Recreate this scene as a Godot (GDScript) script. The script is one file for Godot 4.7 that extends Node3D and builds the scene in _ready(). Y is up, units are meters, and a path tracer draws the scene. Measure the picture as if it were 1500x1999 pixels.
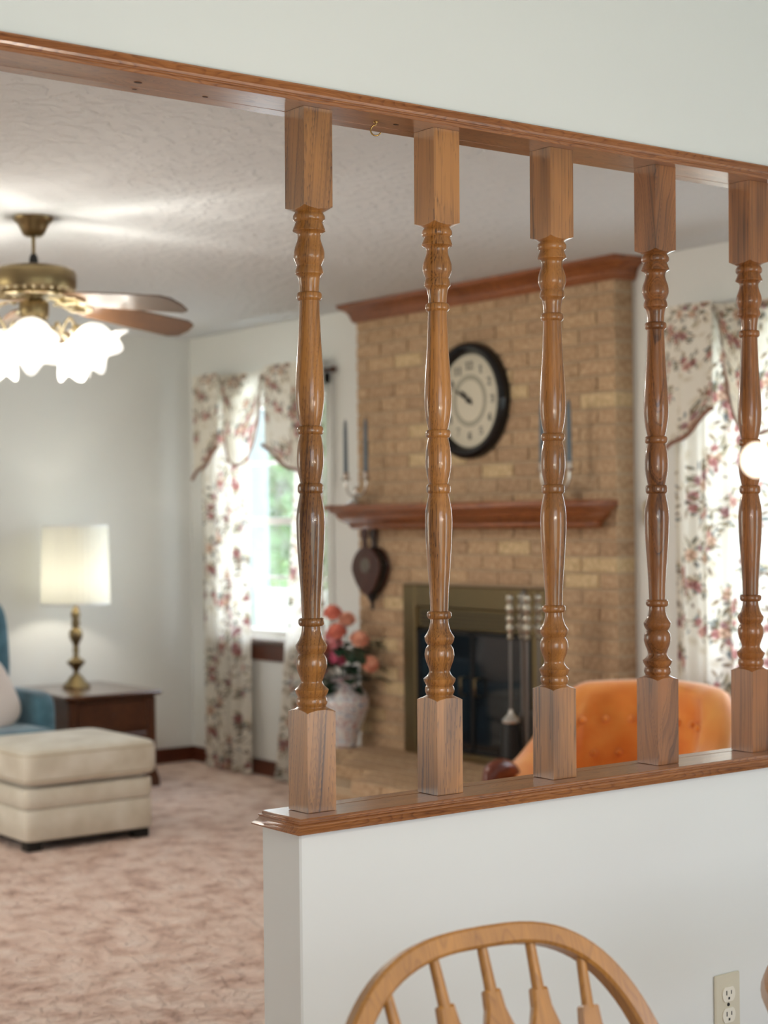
extends Node3D
# Living room seen from the dining room through a half wall with turned spindles. Metres, y up.
# x runs along the half wall, -z leads into the living room, floor at y = 0.

const EYE := Vector3(-1.4707, 1.3844, 2.1692)
const CEIL := 2.44
const XW := 3.5        # face of the right wall (fireplace wall)
const ZB := -6.335     # face of the back wall
const XB := 3.395      # face of the brickwork
const XL := -3.6       # left wall
const ZD := 4.6        # dining room's far wall, behind the camera
const SILL := 0.929
const HEAD := 2.027

var rng := RandomNumberGenerator.new()
var used := {}
var M := {}
var tex_cache := {}
var n1 := FastNoiseLite.new()
var n2 := FastNoiseLite.new()

# ---------------------------------------------------------------- naming
func numbered(called: String) -> String:
	if not used.has(called):
		used[called] = 0
		return called
	used[called] += 1
	return "%s_%03d" % [called, used[called]]

func tag(o: Node, label: String, category: String = "", group: String = "", kind: String = "") -> Node:
	if label: o.set_meta("label", label)
	if category: o.set_meta("category", category)
	if group: o.set_meta("group", group)
	if kind: o.set_meta("kind", kind)
	return o

func thing(called: String, label: String, category: String, at := Vector3.ZERO, turn := 0.0, group := "", kind := "") -> Node3D:
	var o := Node3D.new()
	o.name = numbered(called)
	add_child(o)
	o.position = at
	o.rotation.y = turn
	tag(o, label, category, group, kind)
	return o

func obj(called: String, mesh: Mesh, m: Material, parent: Node = null) -> MeshInstance3D:
	var o := MeshInstance3D.new()
	o.mesh = mesh
	if m: o.material_override = m
	if parent == null or parent == self:
		o.name = numbered(called)
		add_child(o)
	else:
		o.name = called
		parent.add_child(o, true)
	return o

func struct(called: String, mesh: Mesh, m: Material, label: String, category: String) -> MeshInstance3D:
	var o := obj(called, mesh, m)
	tag(o, label, category, "", "structure")
	return o

# ---------------------------------------------------------------- mesh helpers
func st_new() -> SurfaceTool:
	var s := SurfaceTool.new()
	s.begin(Mesh.PRIMITIVE_TRIANGLES)
	return s

func done(s: SurfaceTool) -> ArrayMesh:
	s.index()
	s.generate_normals()
	return s.commit()

func tri(s: SurfaceTool, a: Vector3, b: Vector3, c: Vector3):
	s.add_vertex(a); s.add_vertex(b); s.add_vertex(c)

# a, b, c, d clockwise seen from outside
func quad(s: SurfaceTool, a: Vector3, b: Vector3, c: Vector3, d: Vector3):
	tri(s, a, b, c); tri(s, a, c, d)

# quad turned so that its front looks along "out"
func quad_to(s: SurfaceTool, a: Vector3, b: Vector3, c: Vector3, d: Vector3, out: Vector3):
	var n := (b - a).cross(c - a)
	if n.length_squared() < 1e-18: n = (c - a).cross(d - a)
	if n.dot(out) > 0.0: quad(s, d, c, b, a)
	else: quad(s, a, b, c, d)

# convex polygon, oriented away from the point "inside"
func face(s: SurfaceTool, pts: Array, inside: Vector3):
	var n: Vector3 = (pts[1] - pts[0]).cross(pts[2] - pts[0])
	var flip: bool = n.dot(pts[0] - inside) > 0.0
	for i in range(1, pts.size() - 1):
		if flip: tri(s, pts[0], pts[i + 1], pts[i])
		else: tri(s, pts[0], pts[i], pts[i + 1])

# box with chamfered edges
func bx(s: SurfaceTool, c: Vector3, size: Vector3, b := 0.0, t := Transform3D.IDENTITY):
	s.set_smooth_group(-1)
	var h := size / 2.0
	b = minf(b, minf(h.x, minf(h.y, h.z)) * 0.9)
	var mid := t * c
	var ax := [Vector3.RIGHT, Vector3.UP, Vector3.BACK]
	for i in 3:
		var j := (i + 1) % 3
		var k := (i + 2) % 3
		for sg: float in [-1.0, 1.0]:
			var p := []
			for q in [[-1, -1], [1, -1], [1, 1], [-1, 1]]:
				p.append(t * (c + ax[i] * h[i] * sg + ax[j] * (h[j] - b) * q[0] + ax[k] * (h[k] - b) * q[1]))
			face(s, p, mid)
			if b > 0.0:
				for sj: float in [-1.0, 1.0]:
					# edge between faces i and j
					var e := []
					for q in [[0, -1], [0, 1], [1, 1], [1, -1]]:
						var v: Vector3 = c + ax[k] * (h[k] - b) * q[1]
						v += ax[i] * (h[i] - (b if q[0] == 1 else 0.0)) * sg + ax[j] * (h[j] - (0.0 if q[0] == 1 else b)) * sj
						e.append(t * v)
					face(s, e, mid)
	if b > 0.0:
		for sx: float in [-1.0, 1.0]:
			for sy: float in [-1.0, 1.0]:
				for sz: float in [-1.0, 1.0]:
					face(s, [t * (c + Vector3(h.x * sx, (h.y - b) * sy, (h.z - b) * sz)), t * (c + Vector3((h.x - b) * sx, h.y * sy, (h.z - b) * sz)), t * (c + Vector3((h.x - b) * sx, (h.y - b) * sy, h.z * sz))], mid)

func box_mesh(c: Vector3, size: Vector3, b := 0.0) -> ArrayMesh:
	var s := st_new()
	bx(s, c, size, b)
	return done(s)

func span(s: SurfaceTool, a: Vector3, b: Vector3, bevel := 0.0):
	bx(s, (a + b) / 2.0, (b - a).abs(), bevel)

# profile of (radius, height); sharp where the outline turns by more than 40 degrees
func lathe(s: SurfaceTool, prof: Array, seg := 32, t := Transform3D.IDENTITY, wave := 0.0, waves := 0):
	var group := 1
	for i in prof.size() - 1:
		var a: Vector2 = prof[i]
		var b: Vector2 = prof[i + 1]
		if a.distance_to(b) < 1e-6: continue
		if i > 0:
			var d0: Vector2 = a - (prof[i - 1] as Vector2)
			if d0.length() > 1e-6 and absf(d0.angle_to(b - a)) > 0.7: group += 1
		s.set_smooth_group(group)
		for k in seg:
			var f0 := TAU * k / seg
			var f1 := TAU * (k + 1) / seg
			var w0 := 1.0
			var w1 := 1.0
			if waves > 0:
				w0 = 1.0 + wave * cos(f0 * waves)
				w1 = 1.0 + wave * cos(f1 * waves)
			var p0 := Vector3(cos(f0) * a.x * w0, a.y, sin(f0) * a.x * w0)
			var p1 := Vector3(cos(f1) * a.x * w1, a.y, sin(f1) * a.x * w1)
			var q0 := Vector3(cos(f0) * b.x * w0, b.y, sin(f0) * b.x * w0)
			var q1 := Vector3(cos(f1) * b.x * w1, b.y, sin(f1) * b.x * w1)
			# profile listed from the bottom up looks outwards
			if b.x > 1e-6: tri(s, t * p0, t * q1, t * q0)
			if a.x > 1e-6: tri(s, t * p0, t * p1, t * q1)

func lathe_mesh(prof: Array, seg := 32) -> ArrayMesh:
	var s := st_new()
	lathe(s, prof, seg)
	return done(s)

func catmull(pts: Array, per := 6) -> Array:
	var out := []
	for i in pts.size() - 1:
		var p0 = pts[maxi(i - 1, 0)]
		var p1 = pts[i]
		var p2 = pts[i + 1]
		var p3 = pts[mini(i + 2, pts.size() - 1)]
		for k in per:
			out.append(p1.cubic_interpolate(p2, p0, p3, float(k) / per))
	out.append(pts[-1])
	return out

# round tube along a path; radii per point
func tube(s: SurfaceTool, path: Array, radii, seg := 10, caps := true, group := 1):
	s.set_smooth_group(group)
	var n := path.size()
	var rings := []
	var side := Vector3.ZERO
	for i in n:
		var d: Vector3 = (path[mini(i + 1, n - 1)] - path[maxi(i - 1, 0)]).normalized()
		if i == 0:
			side = d.cross(Vector3.UP if absf(d.y) < 0.9 else Vector3.RIGHT).normalized()
		side = (side - d * side.dot(d)).normalized()
		var up := d.cross(side)
		var r: float = radii[i] if radii is Array else radii
		var ring := []
		for k in seg:
			var f := TAU * k / seg
			ring.append(path[i] + (side * cos(f) + up * sin(f)) * r)
		rings.append(ring)
	for i in n - 1:
		for k in seg:
			var l := (k + 1) % seg
			quad(s, rings[i][k], rings[i + 1][k], rings[i + 1][l], rings[i][l])
	if caps:
		s.set_smooth_group(-1)
		face(s, rings[0], path[1])
		face(s, rings[n - 1], path[n - 2])

# closed 2D outline (x, y) swept along a path of frames; frames: [[origin, xdir, ydir], ...]
func sweep(s: SurfaceTool, outline: Array, frames: Array, closed_caps := true, smooth := false):
	var rings := []
	for f in frames:
		var ring := []
		for p: Vector2 in outline:
			ring.append(f[0] + f[1] * p.x + f[2] * p.y)
		rings.append(ring)
	var m := outline.size()
	var wind := signf(area(outline))
	for i in rings.size() - 1:
		for k in m:
			var l := (k + 1) % m
			s.set_smooth_group(k + 1 if not smooth else 1)
			var e: Vector2 = outline[l] - outline[k]
			var out: Vector3 = (frames[i][1] * e.y - frames[i][2] * e.x) * wind
			quad_to(s, rings[i][k], rings[i][l], rings[i + 1][l], rings[i + 1][k], out)
	if closed_caps:
		s.set_smooth_group(-1)
		var idx := Geometry2D.triangulate_polygon(PackedVector2Array(outline))
		for end in 2:
			var ring: Array = rings[0] if end == 0 else rings[-1]
			var other: Vector3 = rings[1][0] if end == 0 else rings[-2][0]
			for j in range(0, idx.size(), 3):
				face(s, [ring[idx[j]], ring[idx[j + 1]], ring[idx[j + 2]]], ring[0] + (other - ring[0]) * 1.0)

func area(o: Array) -> float:
	var a := 0.0
	for i in o.size():
		var p: Vector2 = o[i]
		var q: Vector2 = o[(i + 1) % o.size()]
		a += p.cross(q)
	return a

# flat outline (x, y) given thickness along z, chamfered
func slab(outline: Array, depth: float, bevel := 0.0) -> ArrayMesh:
	var s := st_new()
	slab_into(s, outline, depth, bevel)
	return done(s)

func slab_into(s: SurfaceTool, outline: Array, depth: float, bevel := 0.0, t := Transform3D.IDENTITY, smooth := false):
	var o := outline.duplicate()
	if area(o) < 0.0: o.reverse()
	var inner := o
	if bevel > 0.0:
		var r := Geometry2D.offset_polygon(PackedVector2Array(o), -bevel, Geometry2D.JOIN_MITER)
		if r.size() == 1 and r[0].size() == o.size():
			# align start
			var best := 0
			for i in r[0].size():
				if r[0][i].distance_to(o[0]) < r[0][best].distance_to(o[0]): best = i
			inner = []
			for i in r[0].size(): inner.append(r[0][(i + best) % r[0].size()])
			if area(inner) < 0.0: inner.reverse()
		else:
			bevel = 0.0
	var levels := [[inner, -depth / 2.0], [o, -depth / 2.0 + bevel], [o, depth / 2.0 - bevel], [inner, depth / 2.0]]
	if bevel == 0.0: levels = [[o, -depth / 2.0], [o, depth / 2.0]]
	s.set_smooth_group(1 if smooth else -1)
	for i in levels.size() - 1:
		for k in o.size():
			var l := (k + 1) % o.size()
			var a: Vector2 = levels[i][0][k]
			var b: Vector2 = levels[i][0][l]
			var c: Vector2 = levels[i + 1][0][l]
			var d: Vector2 = levels[i + 1][0][k]
			var e: Vector2 = o[l] - o[k]
			var out := t.basis * Vector3(e.y, -e.x, -0.01 if i == 0 else 0.01)
			quad_to(s, t * Vector3(a.x, a.y, levels[i][1]), t * Vector3(d.x, d.y, levels[i + 1][1]), t * Vector3(c.x, c.y, levels[i + 1][1]), t * Vector3(b.x, b.y, levels[i][1]), out)
	s.set_smooth_group(-1)
	var idx := Geometry2D.triangulate_polygon(PackedVector2Array(inner))
	var cen := Vector3.ZERO
	for e in 2:
		var z: float = -depth / 2.0 if e == 0 else depth / 2.0
		for j in range(0, idx.size(), 3):
			face(s, [t * Vector3(inner[idx[j]].x, inner[idx[j]].y, z), t * Vector3(inner[idx[j + 1]].x, inner[idx[j + 1]].y, z), t * Vector3(inner[idx[j + 2]].x, inner[idx[j + 2]].y, z)], t * Vector3(inner[idx[j]].x, inner[idx[j]].y, -z))

# grid of points -> smooth sheet (rows of equal length); faces both ways in the path tracer
func sheet(rows: Array, with_uv := true, close := false, us := 1.0, vs := 1.0) -> ArrayMesh:
	var s := st_new()
	s.set_smooth_group(1)
	var nr := rows.size()
	var nc: int = rows[0].size()
	for i in nr - 1:
		for k in nc - (0 if close else 1):
			var l := (k + 1) % nc
			var q := [[i, k], [i, l], [i + 1, l], [i + 1, k]]
			for w in [0, 1, 2, 0, 2, 3]:
				if with_uv: s.set_uv(Vector2(float(q[w][1] if q[w][1] >= k else nc) / (nc - 1) * us, float(q[w][0]) / (nr - 1) * vs))
				s.add_vertex(rows[q[w][0]][q[w][1]])
	s.generate_normals()
	return s.commit()

# soft cushion-like box: superellipsoid
func pillow(s: SurfaceTool, c: Vector3, size: Vector3, e1 := 0.35, e2 := 0.35, t := Transform3D.IDENTITY, nu := 24, nv := 14):
	s.set_smooth_group(1)
	var g := []
	for i in nv + 1:
		var a := -PI / 2 + PI * i / nv
		var row := []
		for k in nu:
			var b := TAU * k / nu
			var ca := pow(absf(cos(a)), e1) * signf(cos(a))
			var sa := pow(absf(sin(a)), e1) * signf(sin(a))
			var cb := pow(absf(cos(b)), e2) * signf(cos(b))
			var sb := pow(absf(sin(b)), e2) * signf(sin(b))
			row.append(t * (c + Vector3(size.x / 2 * ca * cb, size.y / 2 * sa, size.z / 2 * ca * sb)))
		g.append(row)
	for i in nv:
		for k in nu:
			var l := (k + 1) % nu
			if i > 0: tri(s, g[i][k], g[i][l], g[i + 1][l])
			if i < nv - 1: tri(s, g[i][k], g[i + 1][l], g[i + 1][k])
			if i == 0: pass

# ---------------------------------------------------------------- materials
func mat(key: String, col: Color, rough := 0.6, metal := 0.0) -> StandardMaterial3D:
	var m := StandardMaterial3D.new()
	m.resource_name = key
	m.albedo_color = col
	m.roughness = rough
	m.metallic = metal
	M[key] = m
	return m

func c8(r: int, g: int, b: int) -> Color:
	return Color8(r, g, b)

func noise_tex(w: int, h: int, freq: float, sd: int, stops: Array, type := FastNoiseLite.TYPE_SIMPLEX_SMOOTH, octaves := 4, warp := 0.0) -> NoiseTexture2D:
	var n := FastNoiseLite.new()
	n.seed = sd
	n.noise_type = type
	n.frequency = freq
	n.fractal_octaves = octaves
	if warp > 0.0:
		n.domain_warp_enabled = true
		n.domain_warp_amplitude = warp
		n.domain_warp_frequency = freq * 0.7
	var t := NoiseTexture2D.new()
	t.width = w
	t.height = h
	t.seamless = true
	t.generate_mipmaps = false
	t.noise = n
	var g := Gradient.new()
	var offs := PackedFloat32Array()
	var cols := PackedColorArray()
	for x in stops:
		offs.append(x[0])
		cols.append(x[1])
	g.offsets = offs
	g.colors = cols
	t.color_ramp = g
	return t

# plain-sawn board: growth lines run along the image's height (or along its width when "lying")
func board_tex(sd: int, lying: bool, light: Color, dark: Color, rings := 22.0) -> ImageTexture:
	var w := 320
	var h := 1024
	var img := Image.create(h if lying else w, w if lying else h, false, Image.FORMAT_RGB8)
	var a := FastNoiseLite.new()
	a.seed = sd
	a.frequency = 0.0035
	a.fractal_octaves = 2
	var b := FastNoiseLite.new()
	b.seed = sd + 7
	b.frequency = 0.05
	b.fractal_octaves = 3
	for y in h:
		# blend the ends so the board repeats
		var e := clampf((y - (h - 160.0)) / 160.0, 0.0, 1.0)
		for x in w:
			var wv := lerpf(a.get_noise_2d(x * 2.2, y * 0.55), a.get_noise_2d(x * 2.2, (y - h) * 0.55), e)
			var p := float(x) / w * rings + wv * 7.0
			var fr := p - floorf(p)
			var line := pow(fr, 5.0) * 0.85 + smoothstep(0.1, 0.0, fr) * 0.5
			var fine := lerpf(b.get_noise_2d(x * 9.0, y * 0.35), b.get_noise_2d(x * 9.0, (y - h) * 0.35), e)
			var k := clampf(0.28 + line * 0.6 + fine * 0.38 + wv * 0.25, 0.0, 1.0)
			img.set_pixel(y if lying else x, x if lying else y, light.lerp(dark, k))
	return ImageTexture.create_from_image(img)

func wood(key: String, t: Texture2D, scale: Vector3, rough := 0.34, tint := Color.WHITE, coat := 0.35) -> StandardMaterial3D:
	var m := mat(key, tint, rough)
	m.albedo_texture = t
	m.uv1_triplanar = true
	m.uv1_world_triplanar = true
	m.uv1_scale = scale
	m.uv1_triplanar_sharpness = 8.0
	if coat > 0.0:
		m.clearcoat_enabled = true
		m.clearcoat = coat
		m.clearcoat_roughness = 0.18
	return m

func disc(img: Image, cx: float, cy: float, r: float, col: Color, squash := 1.0, turn := 0.0, soft := 0.35):
	var w := img.get_width()
	var h := img.get_height()
	var R := int(ceil(r * 1.1))
	var ct := cos(turn)
	var sn := sin(turn)
	for dy in range(-R, R + 1):
		for dx in range(-R, R + 1):
			var u := (dx * ct + dy * sn) / r
			var v := (-dx * sn + dy * ct) / (r * squash)
			var d := sqrt(u * u + v * v)
			if d < 1.0:
				var x := posmod(int(cx) + dx, w)
				var y := posmod(int(cy) + dy, h)
				img.set_pixel(x, y, img.get_pixel(x, y).lerp(col, clampf((1.0 - d) / soft, 0.0, 1.0) * 0.9))

func floral_tex() -> ImageTexture:
	var r := RandomNumberGenerator.new()
	r.seed = 41
	var img := Image.create(512, 768, false, Image.FORMAT_RGB8)
	img.fill(c8(232, 226, 214))
	for n in 40:
		disc(img, r.randf() * 512, r.randf() * 768, r.randf_range(16, 40), c8(206, 194, 172), 0.6, r.randf() * TAU, 1.0)
	for bunch in 34:
		var bxx := r.randf() * 512
		var byy := r.randf() * 768
		for l in 26:
			var an := r.randf() * TAU
			var rd := r.randf_range(12, 64)
			var leaf: Color = [c8(130, 118, 92), c8(98, 94, 80), c8(148, 126, 98), c8(112, 120, 122), c8(160, 148, 118), c8(104, 84, 68)][r.randi() % 6]
			disc(img, bxx + cos(an) * rd, byy + sin(an) * rd, r.randf_range(9, 20), leaf, 0.34, an + r.randf_range(-0.6, 0.6), 0.5)
		for f in 3:
			var an2 := r.randf() * TAU
			var fx := bxx + cos(an2) * 20
			var fy := byy + sin(an2) * 20
			var rose: Color = [c8(178, 112, 108), c8(196, 142, 128), c8(158, 112, 112), c8(206, 166, 140), c8(150, 96, 92)][r.randi() % 5]
			var sz := r.randf_range(13, 24)
			disc(img, fx, fy, sz, rose, 0.85, r.randf() * TAU, 0.4)
			for p in 6:
				disc(img, fx + cos(p * 1.05) * sz * 0.5, fy + sin(p * 1.05) * sz * 0.5, sz * 0.36, rose.lerp(Color.WHITE, 0.35) if p % 2 == 0 else rose.darkened(0.2), 0.6, p, 0.6)
			disc(img, fx, fy, sz * 0.3, rose.darkened(0.3))
	return ImageTexture.create_from_image(img)

func make_materials():
	var wall := mat("wall_paint", c8(229, 229, 225), 0.62)
	wall.heightmap_enabled = true
	wall.heightmap_texture = noise_tex(256, 256, 0.06, 5, [[0.0, Color.BLACK], [1.0, Color.WHITE]])
	wall.heightmap_scale = 0.03
	wall.uv1_triplanar = true
	wall.uv1_world_triplanar = true
	wall.uv1_scale = Vector3.ONE * 1.2
	var cl := mat("ceiling_plaster", c8(220, 222, 223), 0.8)
	cl.heightmap_enabled = true
	cl.heightmap_texture = noise_tex(1024, 1024, 0.018, 17, [[0.0, Color.BLACK], [0.46, Color(0.1, 0.1, 0.1)], [0.6, Color(0.75, 0.75, 0.75)], [0.72, Color.WHITE], [1.0, Color(0.7, 0.7, 0.7)]], FastNoiseLite.TYPE_SIMPLEX_SMOOTH, 4, 40.0)
	cl.heightmap_scale = 0.42
	cl.uv1_triplanar = true
	cl.uv1_world_triplanar = true
	cl.uv1_scale = Vector3(0.8, 0.8, 0.8)
	var ca := mat("carpet", Color.WHITE, 0.95)
	ca.albedo_texture = noise_tex(1024, 1024, 0.011, 9, [[0.0, c8(158, 122, 106)], [0.22, c8(206, 170, 152)], [0.42, c8(228, 196, 178)], [0.62, c8(240, 212, 196)], [1.0, c8(248, 226, 212)]], FastNoiseLite.TYPE_SIMPLEX_SMOOTH, 5, 30.0)
	ca.heightmap_enabled = true
	ca.heightmap_texture = noise_tex(1024, 1024, 0.03, 3, [[0.0, Color.BLACK], [0.42, Color(0.4, 0.4, 0.4)], [0.55, Color(0.85, 0.85, 0.85)], [1.0, Color.WHITE]], FastNoiseLite.TYPE_SIMPLEX_SMOOTH, 4, 18.0)
	ca.heightmap_scale = 1.6
	ca.uv1_triplanar = true
	ca.uv1_world_triplanar = true
	ca.uv1_scale = Vector3(0.55, 0.55, 0.55)
	ca.rim_enabled = true
	ca.rim = 0.3
	ca.rim_tint = 0.6
	# oak family of the half wall and trim
	var light := c8(188, 130, 82)
	var dark := c8(104, 60, 32)
	var lying := board_tex(11, true, light, dark, 16.0)
	var upright := board_tex(12, false, light, dark, 22.0)
	wood("trim_wood", lying, Vector3(1.4, 9.0, 9.0), 0.3, c8(252, 240, 220), 1.0)
	wood("mantel_wood", lying, Vector3(0.9, 3.0, 0.9), 0.42, c8(232, 204, 182), 0.1)
	wood("chair_wood", board_tex(14, false, c8(172, 118, 54), c8(122, 80, 34), 10.0), Vector3(5.0, 1.0, 5.0), 0.38)
	wood("dark_wood", upright, Vector3(3.0, 1.2, 3.0), 0.35, c8(132, 112, 98))
	wood("dark_top_wood", lying, Vector3(1.2, 3.0, 3.0), 0.22, c8(128, 104, 92), 0.6)
	wood("baseboard_wood", lying, Vector3(1.0, 5.0, 1.0), 0.4, c8(140, 96, 74), 0.2)
	wood("bellows_wood", upright, Vector3(4.0, 2.0, 4.0), 0.35, c8(104, 58, 44), 0.15)
	var sp := mat("spindle_wood", Color.WHITE, 0.32)
	sp.vertex_color_use_as_albedo = true
	sp.metallic_specular = 0.35
	sp.clearcoat_enabled = true
	sp.clearcoat = 1.0
	sp.clearcoat_roughness = 0.30
	var sq: StandardMaterial3D = sp.duplicate()
	sq.resource_name = "spindle_turned_wood"
	sq.clearcoat = 0.7
	sq.clearcoat_roughness = 0.10
	sq.roughness = 0.36
	M.spindle_turned_wood = sq
	# brick: a few fired tones over a shared clay grain
	var grain := noise_tex(256, 256, 0.03, 21, [[0.0, c8(196, 186, 172)], [0.5, c8(232, 226, 218)], [1.0, Color.WHITE]])
	var tones := [c8(206, 176, 144), c8(198, 168, 136), c8(210, 180, 146), c8(202, 174, 144), c8(226, 202, 162), c8(194, 164, 134)]
	for i in tones.size():
		var b := mat("brick_%d" % i, tones[i], 0.85)
		b.albedo_texture = grain
		b.uv1_triplanar = true
		b.uv1_world_triplanar = true
		b.uv1_scale = Vector3.ONE * 4.0
		b.heightmap_enabled = true
		b.heightmap_texture = grain
		b.heightmap_scale = 0.15
	mat("mortar", c8(184, 160, 132), 0.95)
	# metals
	mat("brass", c8(176, 142, 84), 0.25, 1.0)
	var ab := mat("antique_brass", c8(134, 116, 82), 0.34, 1.0)
	ab.clearcoat_enabled = true
	ab.clearcoat = 0.3
	mat("pale_brass", c8(214, 202, 172), 0.25, 1.0)
	mat("steel", c8(120, 116, 112), 0.35, 1.0)
	mat("tool_handle", c8(180, 174, 160), 0.3, 1.0)
	mat("knot", c8(58, 34, 20), 0.5)
	mat("rosette_metal", c8(104, 96, 86), 0.6, 0.2)
	mat("silver", c8(206, 202, 196), 0.25, 1.0)
	mat("black_iron", c8(26, 25, 25), 0.45, 0.3)
	mat("black_gloss", c8(16, 16, 18), 0.18)
	mat("white_plastic", c8(236, 230, 214), 0.35)
	mat("slot_dark", c8(30, 26, 22), 0.8)
	mat("white_paint", c8(236, 236, 232), 0.4)
	# fabrics
	var fl := mat("floral_cloth", Color.WHITE, 0.9)
	fl.albedo_texture = floral_tex()
	fl.cull_mode = BaseMaterial3D.CULL_DISABLED
	fl.backlight_enabled = true
	fl.backlight = Color(0.85, 0.85, 0.85)
	M.floral_lined = fl.duplicate()
	M.floral_lined.resource_name = "floral_lined"
	M.floral_lined.backlight = Color(0.3, 0.3, 0.3)
	M.floral_sheer = fl.duplicate()
	M.floral_sheer.resource_name = "floral_sheer"
	M.floral_sheer.backlight = Color(1.0, 1.0, 1.0)
	mat("trim_braid", c8(142, 104, 88), 0.9)
	var ot := mat("beige_suede", Color.WHITE, 0.9)
	ot.albedo_texture = noise_tex(256, 256, 0.012, 31, [[0.0, c8(204, 194, 174)], [0.5, c8(220, 212, 194)], [1.0, c8(234, 228, 214)]])
	ot.uv1_triplanar = true
	ot.uv1_world_triplanar = true
	ot.uv1_scale = Vector3.ONE * 1.4
	ot.rim_enabled = true
	ot.rim = 0.5
	mat("beige_piping", c8(190, 176, 150), 0.9)
	var bl := mat("blue_velvet", Color.WHITE, 0.75)
	bl.albedo_texture = noise_tex(256, 256, 0.02, 33, [[0.0, c8(46, 82, 98)], [0.5, c8(66, 108, 124)], [1.0, c8(104, 150, 166)]])
	bl.uv1_triplanar = true
	bl.uv1_world_triplanar = true
	bl.rim_enabled = true
	bl.rim = 0.8
	var ov := mat("orange_velvet", Color.WHITE, 0.7)
	ov.albedo_texture = noise_tex(256, 256, 0.015, 35, [[0.0, c8(224, 122, 36)], [0.5, c8(240, 146, 52)], [1.0, c8(248, 172, 78)]])
	ov.uv1_triplanar = true
	ov.uv1_world_triplanar = true
	ov.uv1_scale = Vector3.ONE * 1.5
	ov.rim_enabled = true
	ov.rim = 1.0
	ov.rim_tint = 0.3
	mat("cushion_cloth", c8(214, 204, 200), 0.9)
	var sh := mat("shade_cloth", c8(234, 233, 224), 0.9)
	sh.cull_mode = BaseMaterial3D.CULL_DISABLED
	sh.backlight_enabled = true
	sh.backlight = Color(0.6, 0.6, 0.56)
	# lamps
	var fg := mat("frosted_glow", c8(210, 210, 208), 0.4)
	fg.emission_enabled = true
	fg.emission = Color(1.0, 0.985, 0.94)
	fg.emission_energy_multiplier = 0.72
	fg.cull_mode = BaseMaterial3D.CULL_DISABLED
	var bu := mat("bulb_glow", c8(255, 250, 240), 0.3)
	bu.emission_enabled = true
	bu.emission = Color(1.0, 0.93, 0.82)
	bu.emission_energy_multiplier = 2.0
	# glass
	var gl := mat("window_glass", Color(1, 1, 1, 0.06), 0.02)
	gl.transparency = BaseMaterial3D.TRANSPARENCY_ALPHA
	var fgl := mat("fire_glass", c8(20, 22, 26), 0.06)
	fgl.metallic_specular = 0.6
	# flowers, vase, candles
	var po := mat("porcelain", Color.WHITE, 0.15)
	po.albedo_texture = noise_tex(256, 256, 0.02, 45, [[0.0, c8(70, 88, 132)], [0.26, c8(150, 160, 186)], [0.36, c8(232, 231, 228)], [0.66, c8(232, 228, 222)], [0.74, c8(190, 140, 144)], [1.0, c8(176, 110, 120)]], FastNoiseLite.TYPE_SIMPLEX_SMOOTH, 3)
	po.uv1_triplanar = true
	po.uv1_scale = Vector3.ONE * 5.0
	po.clearcoat_enabled = true
	for k in [["rose_coral", c8(236, 138, 116)], ["rose_pink", c8(232, 150, 152)], ["rose_peach", c8(242, 172, 142)], ["rose_magenta", c8(214, 104, 134)]]:
		var rm := mat(k[0], k[1], 0.7)
		rm.backlight_enabled = true
		rm.backlight = Color(0.3, 0.2, 0.2)
	mat("leaf_green", c8(38, 64, 46), 0.5)
	mat("candle_wax", c8(98, 110, 120), 0.5)
	# outdoors
	mat("lawn", c8(110, 140, 70), 0.95)
	mat("bark", c8(92, 76, 60), 0.9)
	var fo := mat("tree_leaf", c8(150, 196, 110), 0.6)
	fo.cull_mode = BaseMaterial3D.CULL_DISABLED
	fo.backlight_enabled = true
	fo.backlight = Color(0.6, 0.8, 0.4)

# ---------------------------------------------------------------- solid wood for turned work
# growth rings around a slightly tilted pith outside the stick, as linear colours
func wood_at(p: Vector3, q: Dictionary) -> Color:
	var wob := n1.get_noise_3d(p.x * 26.0 + q.o, p.y * 5.0, p.z * 26.0)
	var x: float = p.x - q.px - q.tx * p.y + wob * 0.0048
	var z: float = p.z - q.pz - q.tz * p.y - wob * 0.004
	var d := sqrt(x * x + z * z)
	# rings of uneven width and depth
	var r: float = d / float(q.ring) + 1.1 * n2.get_noise_2d(d * 95.0, q.o + 3.0) + 0.35 * n2.get_noise_2d(d * 310.0, q.o + 9.0)
	var fr: float = r - floorf(r)
	var depth := 0.55 + 0.75 * absf(n2.get_noise_2d(floorf(r) * 7.31, q.o + 21.0))
	var late := pow(fr, 5.0) + smoothstep(0.08, 0.0, fr) * 0.7
	var fib := n2.get_noise_3d(p.x * 520.0 + q.o, p.y * 9.0, p.z * 520.0)
	var big := n1.get_noise_3d(p.x * 14.0, p.y * 3.0 + q.o, p.z * 14.0)
	var k := clampf(0.22 + late * 0.66 * depth + fib * 0.16 + big * 0.62, 0.0, 1.0)
	return (q.light as Color).lerp(q.dark, k)

func grid_mesh(pos: PackedVector3Array, nor: PackedVector3Array, rows: int, cols: int, q: Dictionary) -> ArrayMesh:
	var colr := PackedColorArray()
	colr.resize(pos.size())
	for i in pos.size(): colr[i] = wood_at(pos[i], q)
	var idx := PackedInt32Array()
	for i in rows - 1:
		for k in cols - 1:
			var a := i * cols + k
			idx.append_array([a, a + cols, a + cols + 1, a, a + cols + 1, a + 1])
	var arr := []
	arr.resize(Mesh.ARRAY_MAX)
	arr[Mesh.ARRAY_VERTEX] = pos
	arr[Mesh.ARRAY_NORMAL] = nor
	arr[Mesh.ARRAY_COLOR] = colr
	arr[Mesh.ARRAY_INDEX] = idx
	var m := ArrayMesh.new()
	m.add_surface_from_arrays(Mesh.PRIMITIVE_TRIANGLES, arr)
	return m

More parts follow.
